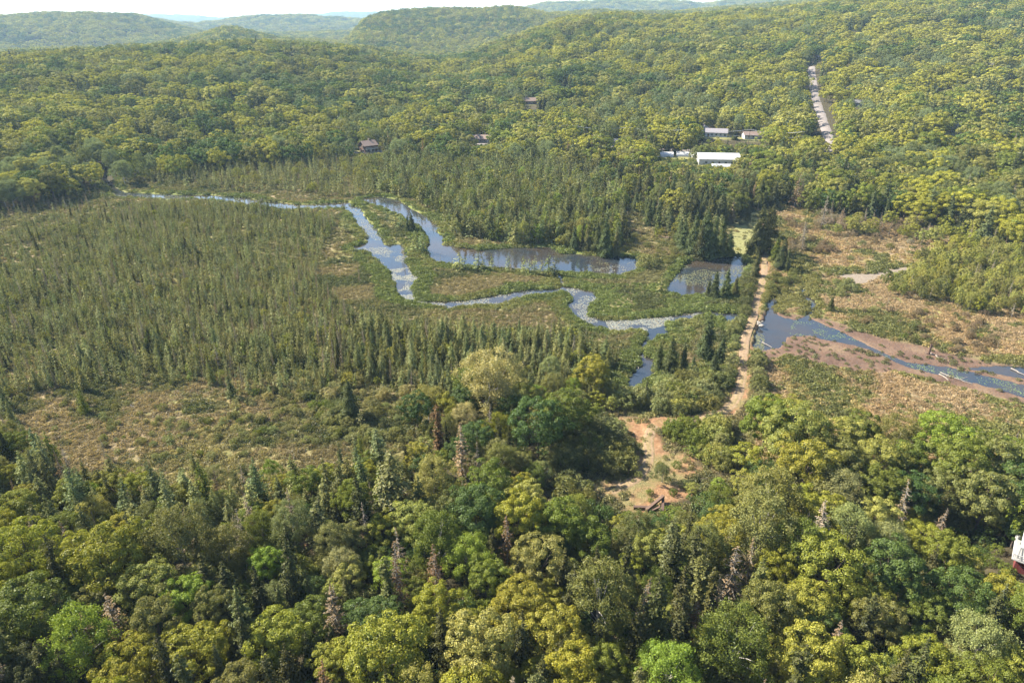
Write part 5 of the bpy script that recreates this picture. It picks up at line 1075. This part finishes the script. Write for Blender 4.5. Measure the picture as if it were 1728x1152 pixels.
# ------------------------------------------------------------------ two walkers on the track
def walker(label, px, py, rz, top, legs, seed):
    x, y, z = hit(px, py); root = empty('person', (x, y, z+.10), rz); tag(root, label, 'person')
    J = {'pel': (0, 0, .95, .135), 'wst': (0, .01, 1.08, .125), 'chs': (0, .02, 1.30, .15), 'nck': (0, .03, 1.47, .062), 'hd0': (0, .05, 1.58, .085), 'hd1': (0, .055, 1.69, .09),
         'hipL': (-.10, 0, .90, .09), 'kneL': (-.11, .16, .50, .062), 'ankL': (-.11, .10, .09, .042), 'toeL': (-.12, .27, .04, .036), 'hipR': (.10, 0, .90, .09), 'kneR': (.11, .02, .49, .062), 'ankR': (.11, -.25, .14, .042), 'toeR': (.12, -.12, .04, .036),
         'shL': (-.19, .02, 1.39, .065), 'elL': (-.25, -.10, 1.12, .045), 'haL': (-.25, -.02, .87, .034), 'fiL': (-.25, .02, .79, .02), 'shR': (.19, .02, 1.39, .065), 'elR': (.25, .04, 1.11, .045), 'haR': (.23, .22, .93, .034), 'fiR': (.22, .28, .88, .02)}
    E = 'pel-wst wst-chs chs-nck nck-hd0 hd0-hd1 pel-hipL hipL-kneL kneL-ankL ankL-toeL pel-hipR hipR-kneR kneR-ankR ankR-toeR chs-shL shL-elL elL-haL haL-fiL chs-shR shR-elR elR-haR haR-fiR'.split(); nm = list(J)
    me = bpy.data.meshes.new('body'); me.from_pydata([J[n][:3] for n in nm], [tuple(nm.index(q) for q in e.split('-')) for e in E], []); o = add('body', me, root)
    md = o.modifiers.new('skin', 'SKIN'); sl = me.skin_vertices[0].data
    for i, n in enumerate(nm): sl[i].radius = (J[n][3], J[n][3]*(.75 if n in ('chs', 'wst', 'pel') else 1))
    sl[0].use_root = True; o.modifiers.new('sub', 'SUBSURF').levels = 2; o.modifiers['sub'].render_levels = 2
    k = NT('clothed_body'); sx = k.node('ShaderNodeSeparateXYZ'); tc = k.node('ShaderNodeTexCoord'); k.put(sx.inputs[0], tc.outputs['Object'])
    cc = k.ramp(k.math('MULTIPLY', sx.outputs[2], .5), [(0, (.03, .025, .02)), (.05, legs), (.485, legs), (.495, top), (.735, top), (.75, (.35, .20, .14)), (1, (.35, .20, .14))]); k.m.node_tree.nodes
    for e_ in [n for n in k.n if n.type == 'VALTORGB']: e_.color_ramp.interpolation = 'CONSTANT'
    me.materials.append(k.fin(cc, .8)); 
    import bmesh; hm = bpy.data.meshes.new('hair'); bm = bmesh.new(); bmesh.ops.create_icosphere(bm, subdivisions=2, radius=.108)
    for v in bm.verts: v.co = Vector((v.co.x, v.co.y*1.05+.045, v.co.z*1.02+1.685))
    bmesh.ops.delete(bm, geom=[v for v in bm.verts if v.co.z < 1.66 and v.co.y > .06], context='VERTS'); bm.to_mesh(hm); bm.free(); hm.materials.append(simple('dark_hair', (.03, .02, .015), .7)); add('hair', hm, root)
walker('person in dark clothes walking up the track in the tree shade, farther of the two', 1288, 432, R(5), (.03, .03, .035), (.04, .04, .05), 1)
walker('person in black clothes walking on the sunlit track, nearer of the two', 1294, 448.5, R(-8), (.02, .02, .025), (.03, .03, .035), 2)

# ------------------------------------------------------------------ the air between here and the hills
zmin = float(Z.min()); zmax = float(Z.max()); 
V_, F_ = bx(-12600, -800, min(zmin, -5)-1, 12600, 12900, max(zmax+40, 130)); k = NT('haze_air'); k.n.remove(k.b); v = k.node('ShaderNodeVolumePrincipled')
v.inputs['Color'].default_value = (.50, .73, 1.0, 1); v.inputs['Density'].default_value = 7.2e-5; v.inputs['Anisotropy'].default_value = .0; k.t.links.new(v.outputs[0], k.out.inputs['Volume'])
hz_ = poly_mesh('haze', V_, F_, k.m); tag(hz_, kind='stuff'); hz_.display_type = 'WIRE'
print('zmin', zmin, 'zmax', zmax)
